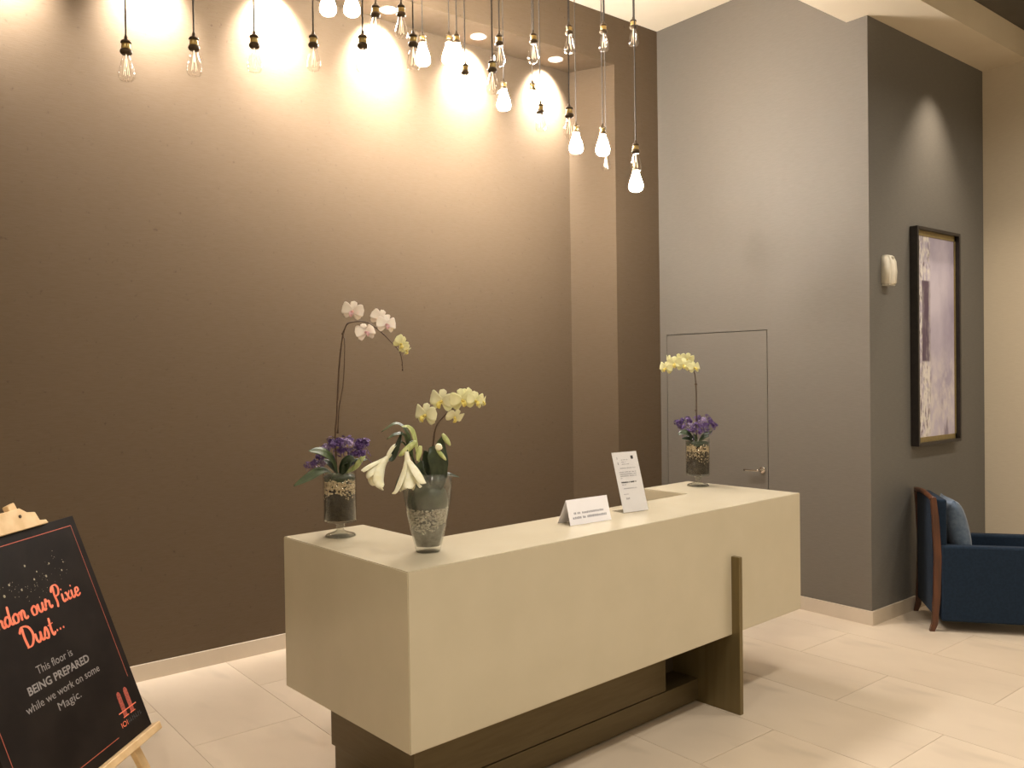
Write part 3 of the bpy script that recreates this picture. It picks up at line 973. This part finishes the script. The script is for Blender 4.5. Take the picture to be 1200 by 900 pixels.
random.seed(21)
ly = thing('lily', 'wilted white lily drooping out to the left of the tapered vase', 'lily', P2, RZ2, 'lilies in the tapered vase')
bm = bmesh.new()
tube(bm, [q2(503, 585), q2(496, 545, -.02), q2(486, 520, -.03), q2(478, 512, -.04), q2(470, 520, -.05), q2(467, 530, -.06)], 0.0045, 0.003, 8)
obj('stem', bm, 'leaf_green', ly, True)
lily_flower(ly, q2(468, 526, -.06), [(-0.72, -0.15, -0.62)], 0.115)
leaf(ly, [q2(492, 535, -.02), q2(486, 504, -.03), q2(474, 491, -.04), q2(456, 500, -.05)], 0.013, (0, -0.3, 0.9), 'leaf_green', 0.25)
leaf(ly, [q2(490, 530, -.03), q2(483, 506, -.05), q2(474, 503, -.06), q2(463, 508, -.07)], 0.012, (0, -0.4, 0.9), 'leaf_green', 0.25)
leaf(ly, [q2(480, 500, -.05), q2(476, 515, -.065), q2(470, 530, -.07), q2(464, 532, -.07)], 0.013, (-0.5, -0.8, 0.2), 'leaf_dark', 0.3)
leaf(ly, [q2(484, 545, -.05), q2(477, 556, -.07), q2(474, 566, -.08), q2(470, 572, -.08)], 0.010, (-.3, -0.8, 0.3), 'leaf_dark', 0.3)
leaf(ly, [q2(478, 512, -.03), q2(471, 517, -.06), q2(465, 526, -.07), q2(463, 531, -.07)], 0.010, (-.6, -0.7, 0.3), 'lily_white', 0.3)
ly2 = thing('lily', 'wilted white lily hanging over the front rim of the tapered vase', 'lily', P2, RZ2, 'lilies in the tapered vase')
bm = bmesh.new()
tube(bm, [q2(506, 585), q2(502, 545, -.03), q2(495, 515, -.05), q2(490, 512, -.075), q2(487, 520, -.10), q2(486, 528, -.105)], 0.0045, 0.003, 8)
obj('stem', bm, 'leaf_green', ly2, True)
lily_flower(ly2, q2(486, 522, -.105), [(0.10, -0.18, -1.0)], 0.120)
bud(ly2, q2(497, 511, -.08), q2(477, 527, -.10), 0.0125)
bud(ly2, q2(502, 516, -.09), q2(498, 533, -.10), 0.0105)
leaf(ly2, [q2(500, 540, -.05), q2(494, 505, -.06), q2(488, 495, -.06), q2(480, 494, -.06)], 0.010, (0, -0.5, 0.8), 'bud_green', 0.3)
ly3 = thing('lily', 'lily stem with closed green buds at the right of the tapered vase', 'lily', P2, RZ2, 'lilies in the tapered vase')
bm = bmesh.new()
tube(bm, [q2(510, 585), q2(520, 545, -.0), q2(526, 515, -.01), q2(529, 506, -.01)], 0.0042, 0.003, 8)
obj('stem', bm, 'leaf_green', ly3, True)
bud(ly3, q2(527, 504, -.02), q2(536, 518, -.03), 0.010)
bud(ly3, q2(519, 519, -.06), q2(531, 534, -.07), 0.0085)
bud(ly3, q2(524, 516, -.06), q2(521, 521, -.08), 0.014, 'lily_white')
leaf(ly3, [q2(527, 508, -.01), q2(529, 525, -.02), q2(531, 537, -.03), q2(532, 544, -.03)], 0.009, (0.3, -1, .2), 'leaf_dark', 0.3)
leaf(ly3, [q2(526, 508, .0), q2(521, 518, .0), q2(517, 530, .0), q2(516, 544, .0)], 0.010, (0.3, -1, .2), 'leaf_green', 0.3)

# ------------------------------------------------------------------ cards on the desk
# folded tent card
C0 = desk_pt(1.170, 0.235)
tent = thing('tent_card', 'folded white tent card with two printed lines on the desk front strip', 'card', C0, DANG + math.radians(-4.5))
TW, TH, TD = 0.255, 0.112, 0.060


def slab(name, bm_pts, m, parent, th):
    """a thin sheet with thickness from four corners"""
    bm = bmesh.new()
    p = [Vector(q) for q in bm_pts]
    n = (p[1] - p[0]).cross(p[3] - p[0]).normalized() * th
    a = [bm.verts.new(q) for q in p]
    b = [bm.verts.new(q - n) for q in p]
    bm.faces.new(a)
    bm.faces.new(b[::-1])
    for i in range(4):
        k = (i + 1) % 4
        bm.faces.new((a[i], b[i], b[k], a[k]))
    bmesh.ops.recalc_face_normals(bm, faces=bm.faces[:])
    return obj(name, bm, m, parent)


fr = slab('front_leaf', [(-TW / 2, -TD / 2, 0), (TW / 2, -TD / 2, 0), (TW / 2, 0, TH), (-TW / 2, 0, TH)], 'paper', tent, 0.0008)
slab('back_leaf', [(TW / 2, TD, 0), (-TW / 2, TD, 0), (-TW / 2, 0.001, TH), (TW / 2, 0.001, TH)], 'paper', tent, 0.0008)


def on_front(u, v, d=0.0006):
    e = Vector((0, TD / 2, TH)).normalized()
    n = Vector((0, -TH, TD / 2)).normalized()
    return Vector((u, -TD / 2, 0)) + e * v + n * d


def print_line(parent, f, u0, u1, v, h, m='print_grey', gaps=True, seed=0, name='printed_line'):
    """illegible row of print: small raised strokes"""
    rnd = random.Random(seed)
    bm = bmesh.new()
    u = u0
    while u < u1 - 1e-4:
        w = min(rnd.uniform(0.6, 1.1) * h, u1 - u)
        if not (gaps and rnd.random() < 0.15):
            q = [bm.verts.new(f(*c)) for c in ((u, v), (u + w * 0.8, v), (u + w * 0.8, v + h * rnd.uniform(.75, 1)), (u, v + h * rnd.uniform(.75, 1)))]
            bm.faces.new(q)
        u += w
    return obj(name, bm, m, parent)


print_line(fr, on_front, -0.095, 0.090, 0.047, 0.010, seed=1)
print_line(fr, on_front, -0.105, 0.105, 0.026, 0.011, seed=2)

# letter in an upright slanted acrylic holder
S0 = desk_pt(1.535, 0.245)
stand = thing('sign_holder', 'slanted acrylic stand with a printed white letter on the desk', 'sign holder', S0, DANG + math.radians(-9))
SW, SH, LEAN = 0.160, 0.300, 0.085
LEANX = -0.175


def on_sheet(u, v, d=0.0):
    e = Vector((LEANX * 0.0, math.sin(0.30), math.cos(0.30)))
    n = Vector((0, -math.cos(0.30), math.sin(0.30)))
    return Vector((u, 0, 0.004)) + e * v + n * d


sh = slab('letter', [on_sheet(-SW / 2, 0), on_sheet(SW / 2, 0), on_sheet(SW / 2, SH), on_sheet(-SW / 2, SH)], 'paper', stand, 0.0006)
slab('front_panel', [on_sheet(-SW / 2 - .003, 0, .003), on_sheet(SW / 2 + .003, 0, .003), on_sheet(SW / 2 + .003, SH + .004, .003), on_sheet(-SW / 2 - .003, SH + .004, .003)], 'acrylic', stand, 0.0015)
slab('foot_panel', [(-SW / 2, 0.0, 0.003), (SW / 2, 0.0, 0.003), (SW / 2, 0.09, 0.003), (-SW / 2, 0.09, 0.003)], 'acrylic', stand, 0.0025)
fsh = lambda u, v: on_sheet(u, v, 0.0008)
for i, (u0, u1, v, h, m) in enumerate(((-.030, .012, .258, .004, 'print_grey'), (-.030, -.002, .247, .004, 'print_grey'), (-.030, .016, .236, .004, 'print_grey'),
                                       (-.055, -.050, .264, .012, 'print_grey'), (-.055, -.048, .236, .014, 'print_grey'),
                                       (-.052, .052, .216, .0045, 'print_grey'), (-.055, .055, .196, .005, 'print_grey'), (-.055, .055, .186, .005, 'print_grey'), (-.055, .052, .176, .005, 'print_grey'), (-.055, -.044, .166, .004, 'print_grey'),
                                       (-.055, .045, .144, .007, 'print_black'), (-.055, -.030, .133, .005, 'print_grey'), (-.055, .035, .114, .005, 'print_grey'), (-.055, -.025, .086, .0045, 'print_grey'), (-.045, -.022, .062, .010, 'print_grey'))):
    print_line(sh, fsh, u0, u1, v, h, m, True, i + 10)
bm = bmesh.new()
bm.faces.new([bm.verts.new(fsh(*c)) for c in ((.035, .262), (.051, .262), (.051, .279), (.035, .279))])
tag(obj('logo_square', bm, 'print_black', sh), 'small black square logo')

# ------------------------------------------------------------------ easel and notice board
BYAW, TAU = math.radians(43.405), math.radians(20.5)
E1 = Vector((math.sin(BYAW), math.cos(BYAW), 0))
NB = Vector((E1.y, -E1.x, 0))
E2 = Vector((0, 0, math.cos(TAU))) - NB * math.sin(TAU)
N3 = E1.cross(E2).normalized()
if N3.dot(NB) < 0:
    N3 = -N3
BC = Vector((0.934, 3.349, 0.441))
BW, BHT = 0.735, 0.842
board = bpy.data.objects.new('notice_board', None)
COL.objects.link(board)
MB = Matrix((E1, E2, N3)).transposed().to_4x4()
MB.translation = BC
board.matrix_world = MB
tag(board, 'black notice board with orange script lettering propped on the wooden easel', 'sign')
obj('panel', bx(-BW, 0, 0, BHT, -0.010, 0.0, bev=0.001, seg=1), 'board_black', board)
ZP = 0.0008


def flat_poly(bm, pts, z=ZP):
    bm.faces.new([bm.verts.new((x, y, z)) for x, y in pts])


def ribbon(bm, pts, w, z=ZP, calli=True, n=7):
    P = cat_rom([(x, y, 0) for x, y in pts], n) if len(pts) > 2 else [Vector((x, y, 0)) for x, y in pts]
    L_, R_ = [], []
    for i, p in enumerate(P):
        t = (P[min(i + 1, len(P) - 1)] - P[max(i - 1, 0)])
        if t.length < 1e-9:
            t = Vector((0, 1, 0))
        t.normalize()
        ww = w * (0.42 + 0.58 * abs(t.y)) if calli else w
        if calli and i in (0, len(P) - 1):
            ww *= 0.6
        s = Vector((-t.y, t.x, 0)) * ww * 0.5
        L_.append(bm.verts.new((p.x + s.x, p.y + s.y, z)))
        R_.append(bm.verts.new((p.x - s.x, p.y - s.y, z)))
    for i in range(len(P) - 1):
        bm.faces.new((R_[i], R_[i + 1], L_[i + 1], L_[i]))


def dot(bm, x, y, r, z=ZP, n=10):
    bm.faces.new([bm.verts.new((x + r * math.cos(2 * PI * k / n), y + r * math.sin(2 * PI * k / n), z)) for k in range(n)])


bm = bmesh.new()
IN, LWD = 0.034, 0.0026
ribbon(bm, [(-IN, 0.205), (-IN, BHT - IN)], LWD, calli=False)
ribbon(bm, [(-IN, BHT - IN), (-BW + IN, BHT - IN)], LWD, calli=False)
ribbon(bm, [(-BW + IN, BHT - IN), (-BW + IN, IN + 0.004)], LWD, calli=False)
ribbon(bm, [(-BW + IN, IN + 0.004), (-0.205, IN + 0.004)], LWD, calli=False)
obj('border_line', bm, 'border_orange', board)

GLY = {
    'P': (1.10, [[(0.42, 2.15), (0.30, 1.2), (0.36, 0.3), (0.22, -0.25)], [(-0.05, 1.55), (0.25, 2.1), (0.80, 2.2), (1.05, 1.75), (0.85, 1.15), (0.40, 0.95)]]),
    'a': (0.98, [[(0.72, 0.85), (0.42, 1.0), (0.10, 0.5), (0.28, 0.02), (0.60, 0.35), (0.76, 0.95)], [(0.76, 0.95), (0.72, 0.25), (0.88, 0.05), (1.08, 0.25)]]),
    'r': (0.82, [[(0.0, 0.3), (0.20, 1.1), (0.34, 0.82), (0.62, 0.9)], [(0.62, 0.9), (0.55, 0.3), (0.70, 0.03), (0.92, 0.25)]]),
    'd': (1.0, [[(0.70, 0.8), (0.40, 1.0), (0.08, 0.5), (0.28, 0.02), (0.62, 0.35), (0.80, 1.2)], [(0.88, 2.0), (0.76, 1.0), (0.76, 0.2), (0.92, 0.03), (1.10, 0.25)]]),
    'o': (0.92, [[(0.50, 1.0), (0.12, 0.65), (0.20, 0.06), (0.58, 0.10), (0.72, 0.62), (0.48, 1.0)], [(0.55, 0.88), (0.80, 0.78), (1.0, 0.9)]]),
    'n': (1.02, [[(0.10, 1.0), (0.16, 0.5), (0.12, 0.0)], [(0.14, 0.35), (0.40, 0.97), (0.62, 0.8), (0.58, 0.25), (0.76, 0.03), (1.0, 0.25)]]),
    'u': (1.02, [[(0.10, 1.0), (0.10, 0.3), (0.32, 0.02), (0.62, 0.45), (0.72, 1.0)], [(0.72, 1.0), (0.68, 0.25), (0.85, 0.03), (1.05, 0.25)]]),
    'i': (0.55, [[(0.18, 1.0), (0.12, 0.25), (0.30, 0.03), (0.55, 0.28)], 'dot']),
    'x': (0.86, [[(0.02, 0.88), (0.24, 0.85), (0.46, 0.1), (0.80, 0.18)], [(0.74, 1.0), (0.06, 0.0)]]),
    'e': (0.80, [[(0.10, 0.42), (0.58, 0.62), (0.52, 0.98), (0.22, 0.9), (0.10, 0.35), (0.34, 0.02), (0.78, 0.25)]]),
    'D': (1.40, [[(0.35, 2.1), (0.28, 1.1), (0.36, 0.0)], [(-0.10, 1.6), (0.35, 2.15), (1.05, 1.9), (1.28, 1.0), (0.85, 0.10), (0.20, -0.02)]]),
    's': (0.72, [[(0.02, 0.25), (0.40, 1.12), (0.56, 0.55), (0.40, 0.0), (0.08, 0.10)]]),
    't': (0.72, [[(0.40, 1.9), (0.28, 0.6), (0.40, 0.03), (0.70, 0.28)], [(0.02, 1.15), (0.70, 1.25)]]),
    '.': (0.42, ['per']), ' ': (0.45, []),
}


def script_text(name, s, x0, x1, base, xh, m, wt=0.20):
    tot = sum(GLY[c][0] for c in s)
    k = (x1 - x0) / tot
    bm = bmesh.new()
    x = x0
    for ch in s:
        adv, st = GLY[ch]
        for i, q in enumerate(st):
            zz = ZP + 0.00004 * i
            if q == 'dot':
                dot(bm, x + 0.26 * k, base + 1.45 * xh, 0.12 * xh, zz)
            elif q == 'per':
                dot(bm, x + 0.2 * k, base + 0.30 * xh, 0.13 * xh, zz)
            else:
                ribbon(bm, [(x + a * k, base + b * xh) for a, b in q], wt * k * 1.05, zz)
        x += adv * k
    return obj(name, bm, m, board)


script_text('script_lettering', 'Pardon our Pixie', -0.640, -0.118, 0.556, 0.031, 'sign_orange', 0.26)
script_text('script_lettering', 'Dust...', -0.478, -0.262, 0.468, 0.032, 'sign_orange', 0.26)


def plain_text(name, s, x0, x1, base, cap, m, bold=False, parent=None):
    cu = bpy.data.curves.new('lettering_curve', 'FONT')
    cu.body = s
    cu.size = 1.0
    cu.resolution_u = 3
    if bold:
        cu.offset = 0.022
    tmp = bpy.data.objects.new('lettering_curve', cu)
    COL.objects.link(tmp)
    dg = bpy.context.evaluated_depsgraph_get()
    me = bpy.data.meshes.new_from_object(tmp.evaluated_get(dg))
    bpy.data.objects.remove(tmp)
    bpy.data.curves.remove(cu)
    xs = [v.co.x for v in me.vertices]
    sx = (x1 - x0) / (max(xs) - min(xs))
    sy = cap / 0.73
    mn = min(xs)
    for v in me.vertices:
        v.co = Vector((x0 + (v.co.x - mn) * sx, base + v.co.y * sy, ZP))
    me.materials.clear()
    me.materials.append(MATS[m])
    o = bpy.data.objects.new(name, me)
    o.parent = parent or board
    COL.objects.link(o)
    return o


plain_text('lettering', 'This floor is', -0.468, -0.277, 0.376, 0.028, 'sign_grey')
plain_text('lettering', 'BEING PREPARED', -0.536, -0.205, 0.329, 0.027, 'sign_grey', True)
plain_text('lettering', 'while we work on some', -0.572, -0.172, 0.280, 0.027, 'sign_grey')
plain_text('lettering', 'Magic.', -0.433, -0.310, 0.236, 0.028, 'sign_grey')
# twin-tower logo
bm = bmesh.new()
for (tx, ty0, ty1) in ((-0.125, 0.088, 0.178), (-0.079, 0.088, 0.180)):
    flat_poly(bm, [(tx - .012, ty0), (tx + .012, ty0), (tx + .012, ty1 - .012), (tx + .008, ty1 - .004), (tx, ty1), (tx - .008, ty1 - .004), (tx - .012, ty1 - .012)])
obj('logo_towers', bm, 'logo_red', board)
bm = bmesh.new()
ribbon(bm, [(-0.160, 0.106), (-0.045, 0.106)], 0.004, ZP + .0002, False)
ribbon(bm, [(-0.142, 0.086), (-0.106, 0.086)], 0.0035, ZP + .0002, False)
ribbon(bm, [(-0.096, 0.086), (-0.062, 0.086)], 0.0035, ZP + .0002, False)
obj('logo_line', bm, 'sign_orange', board)
plain_text('logo_lettering', 'IOI', -0.168, -0.128, 0.056, 0.020, 'sign_orange')
bm = bmesh.new()
rnd = random.Random(4)
x = -0.120
while x < -0.040:
    ribbon(bm, [(x, 0.057), (x + rnd.uniform(-.002, .002), 0.074)], 0.003, ZP, False)
    ribbon(bm, [(x, rnd.uniform(.058, .072)), (x + .008, rnd.uniform(.058, .072))], 0.0025, ZP + .0001, False)
    x += 0.013
obj('logo_small_print', bm, 'sign_dim', board)
# scatter of sparkle dots above the lettering
bm = bmesh.new()
rnd = random.Random(9)
for (x, y, r) in ((-0.346, 0.722, .0042), (-0.173, 0.664, .0036), (-0.485, 0.651, .005), (-0.30, 0.690, .003), (-0.262, 0.664, .0045), (-0.325, 0.668, .004), (-0.40, 0.650, .004), (-0.447, 0.680, .0042), (-0.150, 0.690, .003), (-0.225, 0.702, .0035)):
    dot(bm, x, y, r)
for k in range(90):
    s = rnd.random()
    dot(bm, -0.60 + 0.46 * s, 0.655 + 0.03 * math.sin(9 * s) + rnd.gauss(0, 0.016) * (1 + s), rnd.uniform(.0006, .0015))
obj('sparkle_dots', bm, 'glitter', board)

easel = bpy.data.objects.new('easel', None)
COL.objects.link(easel)
easel.matrix_world = MB.copy()
tag(easel, 'pale pine display easel carrying the black notice board', 'easel')
zfl = -(BC.z) / math.cos(TAU)                 # along the board slope down to the floor


def stick(name, a, b, w, d, m='pine', parent=easel):
    """rectangular pine bar between two points of the board frame"""
    A, Bv = Vector(a), Vector(b)
    t = (Bv - A)
    ln = t.length
    t.normalize()
    s = t.cross(Vector((0, 0, 1)))
    if s.length < 0.05:
        s = Vector((1, 0, 0))
    s.normalize()
    n = s.cross(t)
    bm = bmesh.new()
    box(bm, -w / 2, w / 2, -d / 2, d / 2, 0, ln, bev=0.003, seg=1)
    mt = Matrix((s, n, t)).transposed().to_4x4()
    mt.translation = A
    bmesh.ops.transform(bm, matrix=mt, verts=bm.verts[:])
    return obj(name, bm, m, parent)


obj('ledge', bx(-BW - 0.02, 0.016, -0.030, -0.001, -0.035, 0.026, bev=0.003, seg=1), 'pine', easel)
XC = -BW / 2
for sx in (-1, 1):
    stick('leg', (XC + sx * 0.10, BHT + 0.10, -0.035), (XC + sx * 0.345, zfl + 0.012, -0.035), 0.042, 0.022)
obj('cross_bar', bx(XC - 0.20, XC + 0.20, BHT * 0.55, BHT * 0.55 + 0.04, -0.060, -0.046, bev=0.002, seg=1), 'pine', easel)
stick('mast', (XC, 0.0, -0.058), (XC, BHT + 0.22, -0.058), 0.036, 0.020)
# rear leg goes from the head of the mast back to the floor
MI = MB.inverted()
top_w = MB @ Vector((XC, BHT + 0.05, -0.075))
foot_w = top_w - NB * 0.42
foot_w.z = 0.012
stick('leg', tuple(MI @ top_w), tuple(MI @ foot_w), 0.036, 0.020)
# shaped clip that grips the upper edge of the board
bm = bmesh.new()
cp = [(-0.165, -0.004), (-0.172, 0.010), (-0.205, 0.014), (-0.215, 0.046), (-0.255, 0.052), (-0.285, 0.072), (-0.350, 0.070), (-0.385, 0.070), (-0.45, 0.072), (-0.480, 0.052), (-0.52, 0.046), (-0.53, 0.014), (-0.565, 0.010), (-0.570, -0.004)]
prism(bm, [(x, BHT + 0.002 + y) for x, y in cp], -0.030, 0.014)
bmesh.ops.bevel(bm, geom=bm.edges[:], offset=0.002, segments=1, affect='EDGES')
clip = obj('top_clip', bm, 'pine', easel)
bm = bmesh.new()
for x in (-0.30, -0.43):
    lathe(bm, [(0, 0.0), (0.006, 0.0), (0.006, 0.003), (0, 0.003)], 12, (x, BHT + 0.045, 0.014))
obj('screw', bm, 'socket_dark', clip)

# ------------------------------------------------------------------ armchair in the alcove
CD = Vector((0.797, 0.604, 0)).normalized()   # along the back
CANG = math.atan2(CD.y, CD.x)
chair = thing('armchair', 'dark blue upholstered armchair with reddish wood posts in the alcove', 'armchair', (5.660, 2.606, 0), CANG)
# local frame: x along the back (near post at 0), -y is forward
CWD, CDP = 0.52, 0.74
for x in (0.0, CWD - 0.03):
    bm = bmesh.new()
    a = []
    prof = [(0.030, 0.0), (0.016, 0.05), (0.004, 0.25), (0.0, 0.50), (0.010, 0.75), (0.020, 0.885)]
    w = [0.030, 0.036, 0.042, 0.044, 0.040, 0.034]
    L1 = [bm.verts.new((x, y, z)) for y, z in prof]
    L2 = [bm.verts.new((x, y - ww, z)) for (y, z), ww in zip(prof, w)]
    R1 = [bm.verts.new((x + 0.030, y, z)) for y, z in prof]
    R2 = [bm.verts.new((x + 0.030, y - ww, z)) for (y, z), ww in zip(prof, w)]
    for i in range(len(prof) - 1):
        bm.faces.new((L1[i], L1[i + 1], L2[i + 1], L2[i]))
        bm.faces.new((R1[i], R2[i], R2[i + 1], R1[i + 1]))
        bm.faces.new((L1[i], R1[i], R1[i + 1], L1[i + 1]))
        bm.faces.new((L2[i], L2[i + 1], R2[i + 1], R2[i]))
    bm.faces.new((L1[0], L2[0], R2[0], R1[0]))
    bm.faces.new((L1[-1], R1[-1], R2[-1], L2[-1]))
    bmesh.ops.recalc_face_normals(bm, faces=bm.faces[:])
    obj('back_post', bm, 'chair_wood', chair)
bm = bmesh.new()
tube(bm, [(0.005, 0.004, 0.872), (CWD * 0.5, 0.008, 0.890), (CWD - 0.005, 0.004, 0.872)], 0.017, 0.017, 8)
obj('top_rail', bm, 'chair_wood', chair, True)
obj('backrest', bx(0.028, CWD - 0.028, -0.085, 0.004, 0.10, 0.870, bev=0.012), 'chair_blue', chair)
for x0, x1 in ((-0.004, 0.072), (CWD - 0.072, CWD + 0.004)):
    ar = obj('arm', bx(x0, x1, -CDP, -0.040, 0.070, 0.570, bev=0.014), 'chair_blue', chair)
    obj('arm_front', bx(x0 + 0.002, x1 - 0.002, -CDP - 0.022, -CDP + 0.004, 0.060, 0.562, bev=0.006), 'chair_wood', ar)
obj('seat', bx(0.070, CWD - 0.070, -CDP + 0.01, -0.06, 0.10, 0.33, bev=0.012), 'chair_blue', chair)
obj('seat_cushion', bx(0.074, CWD - 0.074, -CDP - 0.005, -0.08, 0.332, 0.450, bev=0.035, seg=3), 'chair_blue', chair)
for x in (0.01, CWD - 0.05):
    obj('front_leg', bx(x, x + 0.04, -CDP + 0.02, -CDP + 0.06, 0.0, 0.075), 'chair_wood', chair)
# loose cushion leaning on the backrest
cush = thing('cushion', 'light blue cushion leaning in the dark blue armchair', 'cushion', (5.660, 2.606, 0), CANG)
bm = bmesh.new()
n = 14
g = {}
for sgn in (1, -1):
    for i in range(n + 1):
        for j in range(n + 1):
            u, v = -1 + 2 * i / n, -1 + 2 * j / n
            edge = (1 - abs(u) ** 3.0) * (1 - abs(v) ** 3.0)
            if sgn == -1 and (i in (0, n) or j in (0, n)):
                g[(sgn, i, j)] = g[(1, i, j)]
                continue
            k = 1 - 0.07 * (1 - abs(u)) * (abs(v) ** 4) - 0.0
            kk = 1 - 0.07 * (1 - abs(v)) * (abs(u) ** 4)
            g[(sgn, i, j)] = bm.verts.new((u * 0.185 * kk, sgn * 0.072 * max(edge, 0) ** 0.55, v * 0.205 * k))
for sgn in (1, -1):
    for i in range(n):
        for j in range(n):
            q = [g[(sgn, i, j)], g[(sgn, i + 1, j)], g[(sgn, i + 1, j + 1)], g[(sgn, i, j + 1)]]
            if len(set(q)) == 4:
                bm.faces.new(q if sgn == 1 else q[::-1])
bmesh.ops.recalc_face_normals(bm, faces=bm.faces[:])
bmesh.ops.transform(bm, matrix=Matrix.Translation((CWD / 2, -0.185, 0.655)) @ Matrix.Rotation(math.radians(-12), 4, 'X'), verts=bm.verts[:])
obj('cover', bm, 'cushion_blue', cush, True)

# ------------------------------------------------------------------ picture on the alcove wall
FX0, FX1, FZ0, FZ1 = 6.050, 6.735, 1.178, 2.752
FD = 0.060
pic = thing('framed_picture', 'tall abstract lavender painting in a deep black frame on the grey wall', 'picture', ((FX0 + FX1) / 2, YD, FZ0))
PW, PH = FX1 - FX0, FZ1 - FZ0
fwid = 0.022



for (x0, x1, z0, z1) in ((-PW / 2, -PW / 2 + fwid, 0, PH), (PW / 2 - fwid, PW / 2, 0, PH), (-PW / 2 + fwid, PW / 2 - fwid, 0, fwid), (-PW / 2 + fwid, PW / 2 - fwid, PH - fwid, PH)):
    obj('frame_side', bx(x0, x1, -FD, -0.001, z0, z1, bev=0.002, seg=1), 'frame_black', pic)
g2 = 0.030
for (x0, x1, z0, z1) in ((-PW / 2 + fwid, -PW / 2 + fwid + g2 * .6, fwid, PH - fwid), (PW / 2 - fwid - g2 * .6, PW / 2 - fwid, fwid, PH - fwid), (-PW / 2 + fwid, PW / 2 - fwid, fwid, fwid + g2 * 1.2), (-PW / 2 + fwid, PW / 2 - fwid, PH - fwid - g2 * 1.2, PH - fwid)):
    obj('gold_slip', bx(x0, x1, -0.030, -0.002, z0, z1), 'frame_gold', pic)
# the painting: procedural abstract
m = bpy.data.materials.new('abstract_painting')
m.use_nodes = True
nt = m.node_tree
bs = nt.nodes['Principled BSDF']
bs.inputs['Roughness'].default_value = 0.6
tc = nt.nodes.new('ShaderNodeTexCoord')
sep = nt.nodes.new('ShaderNodeSeparateXYZ')
nt.links.new(tc.outputs['Object'], sep.inputs[0])


def nz(scale, vec, detail=5):
    mp = nt.nodes.new('ShaderNodeMapping')
    mp.inputs['Scale'].default_value = vec
    nt.links.new(tc.outputs['Object'], mp.inputs[0])
    q = nt.nodes.new('ShaderNodeTexNoise')
    q.inputs['Scale'].default_value = scale
    q.inputs['Detail'].default_value = detail
    nt.links.new(mp.outputs[0], q.inputs['Vector'])
    return q.outputs['Fac']


def rng(v, a, b, lo=0.0, hi=1.0):
    q = nt.nodes.new('ShaderNodeMapRange')
    q.inputs['From Min'].default_value = a
    q.inputs['From Max'].default_value = b
    q.inputs['To Min'].default_value = lo
    q.inputs['To Max'].default_value = hi
    nt.links.new(v, q.inputs['Value'])
    return q.outputs['Result']


def mul(a, b):
    q = nt.nodes.new('ShaderNodeMath')
    q.operation = 'MULTIPLY'
    nt.links.new(a, q.inputs[0])
    nt.links.new(b, q.inputs[1])
    return q.outputs[0]


def mixc(f, a, b):
    q = nt.nodes.new('ShaderNodeMix')
    q.data_type = 'RGBA'
    nt.links.new(f, q.inputs['Factor'])
    for s, v in (('A', a), ('B', b)):
        if isinstance(v, tuple):
            q.inputs[s].default_value = (*v, 1)
        else:
            nt.links.new(v, q.inputs[s])
    return q.outputs['Result']


X, Z = sep.outputs['X'], sep.outputs['Z']
base = mixc(rng(nz(2.2, (1, 1, .6)), .38, .62), (0.56, 0.51, 0.60), (0.32, 0.28, 0.38))
base = mixc(mul(rng(Z, 0.75, 0.45), rng(nz(14, (1.2, 1, .7)), .42, .62)), base, (0.60, 0.55, 0.56))
base = mixc(mul(rng(Z, 0.70, 0.40), rng(nz(9, (1, 1, .35)), .56, .68)), base, (0.24, 0.20, 0.26))
left = rng(X, -0.07, -0.10)
base = mixc(mul(left, rng(nz(24, (1.6, 1, .8)), .40, .58)), base, (0.68, 0.64, 0.60))
base = mixc(mul(left, rng(nz(30, (2.5, 1, .5), 6), .56, .64)), base, (0.16, 0.12, 0.14))
band = mul(mul(rng(X, -0.215, -0.205), rng(X, -0.07, -0.115)), mul(rng(Z, 0.60, 0.615), rng(Z, 1.20, 1.19)))
base = mixc(mul(band, rng(nz(12, (2, 1, .5)), .30, .50, .70, 1.0)), base, (0.10, 0.065, 0.10))
nt.links.new(base, bs.inputs['Base Color'])
MATS['abstract_painting'] = m
obj('canvas', bx(-PW / 2 + fwid + .004, PW / 2 - fwid - .004, -0.024, -0.004, fwid + .004, PH - fwid - .004), 'abstract_painting', pic)

# ------------------------------------------------------------------ air freshener on the alcove wall
af = thing('air_freshener', 'small white plastic dispenser on the grey wall left of the picture', 'dispenser', (5.690, YD, 2.312))
bm = bmesh.new()
prof = [(-0.0005, 0.0), (-0.060, 0.0), (-0.070, 0.012), (-0.074, 0.090), (-0.068, 0.160), (-0.052, 0.196), (-0.040, 0.203), (-0.0005, 0.205)]
hw = [0.042, 0.042, 0.044, 0.046, 0.045, 0.042, 0.040, 0.040]
L1 = [bm.verts.new((-w, y, z)) for (y, z), w in zip(prof, hw)]
R1 = [bm.verts.new((w, y, z)) for (y, z), w in zip(prof, hw)]
bm.faces.new(L1)
bm.faces.new(R1[::-1])
for i in range(len(prof)):
    k = (i + 1) % len(prof)
    bm.faces.new((L1[i], R1[i], R1[k], L1[k]))
bmesh.ops.recalc_face_normals(bm, faces=bm.faces[:])
bmesh.ops.bevel(bm, geom=[e for e in bm.edges if (e.verts[0].co.x > 0) == (e.verts[1].co.x > 0) and max(abs(e.verts[0].co.y), abs(e.verts[1].co.y)) > 0.03], offset=0.010, segments=3, affect='EDGES')
obj('cover', bm, 'plastic_white', af, True)
obj('nozzle', bx(-0.012, 0.012, -0.068, -0.048, 0.176, 0.192, bev=0.003), 'plastic_grey', af)
obj('base_lip', bx(-0.040, 0.040, -0.058, -0.001, -0.006, 0.002, bev=0.002), 'plastic_grey', af)
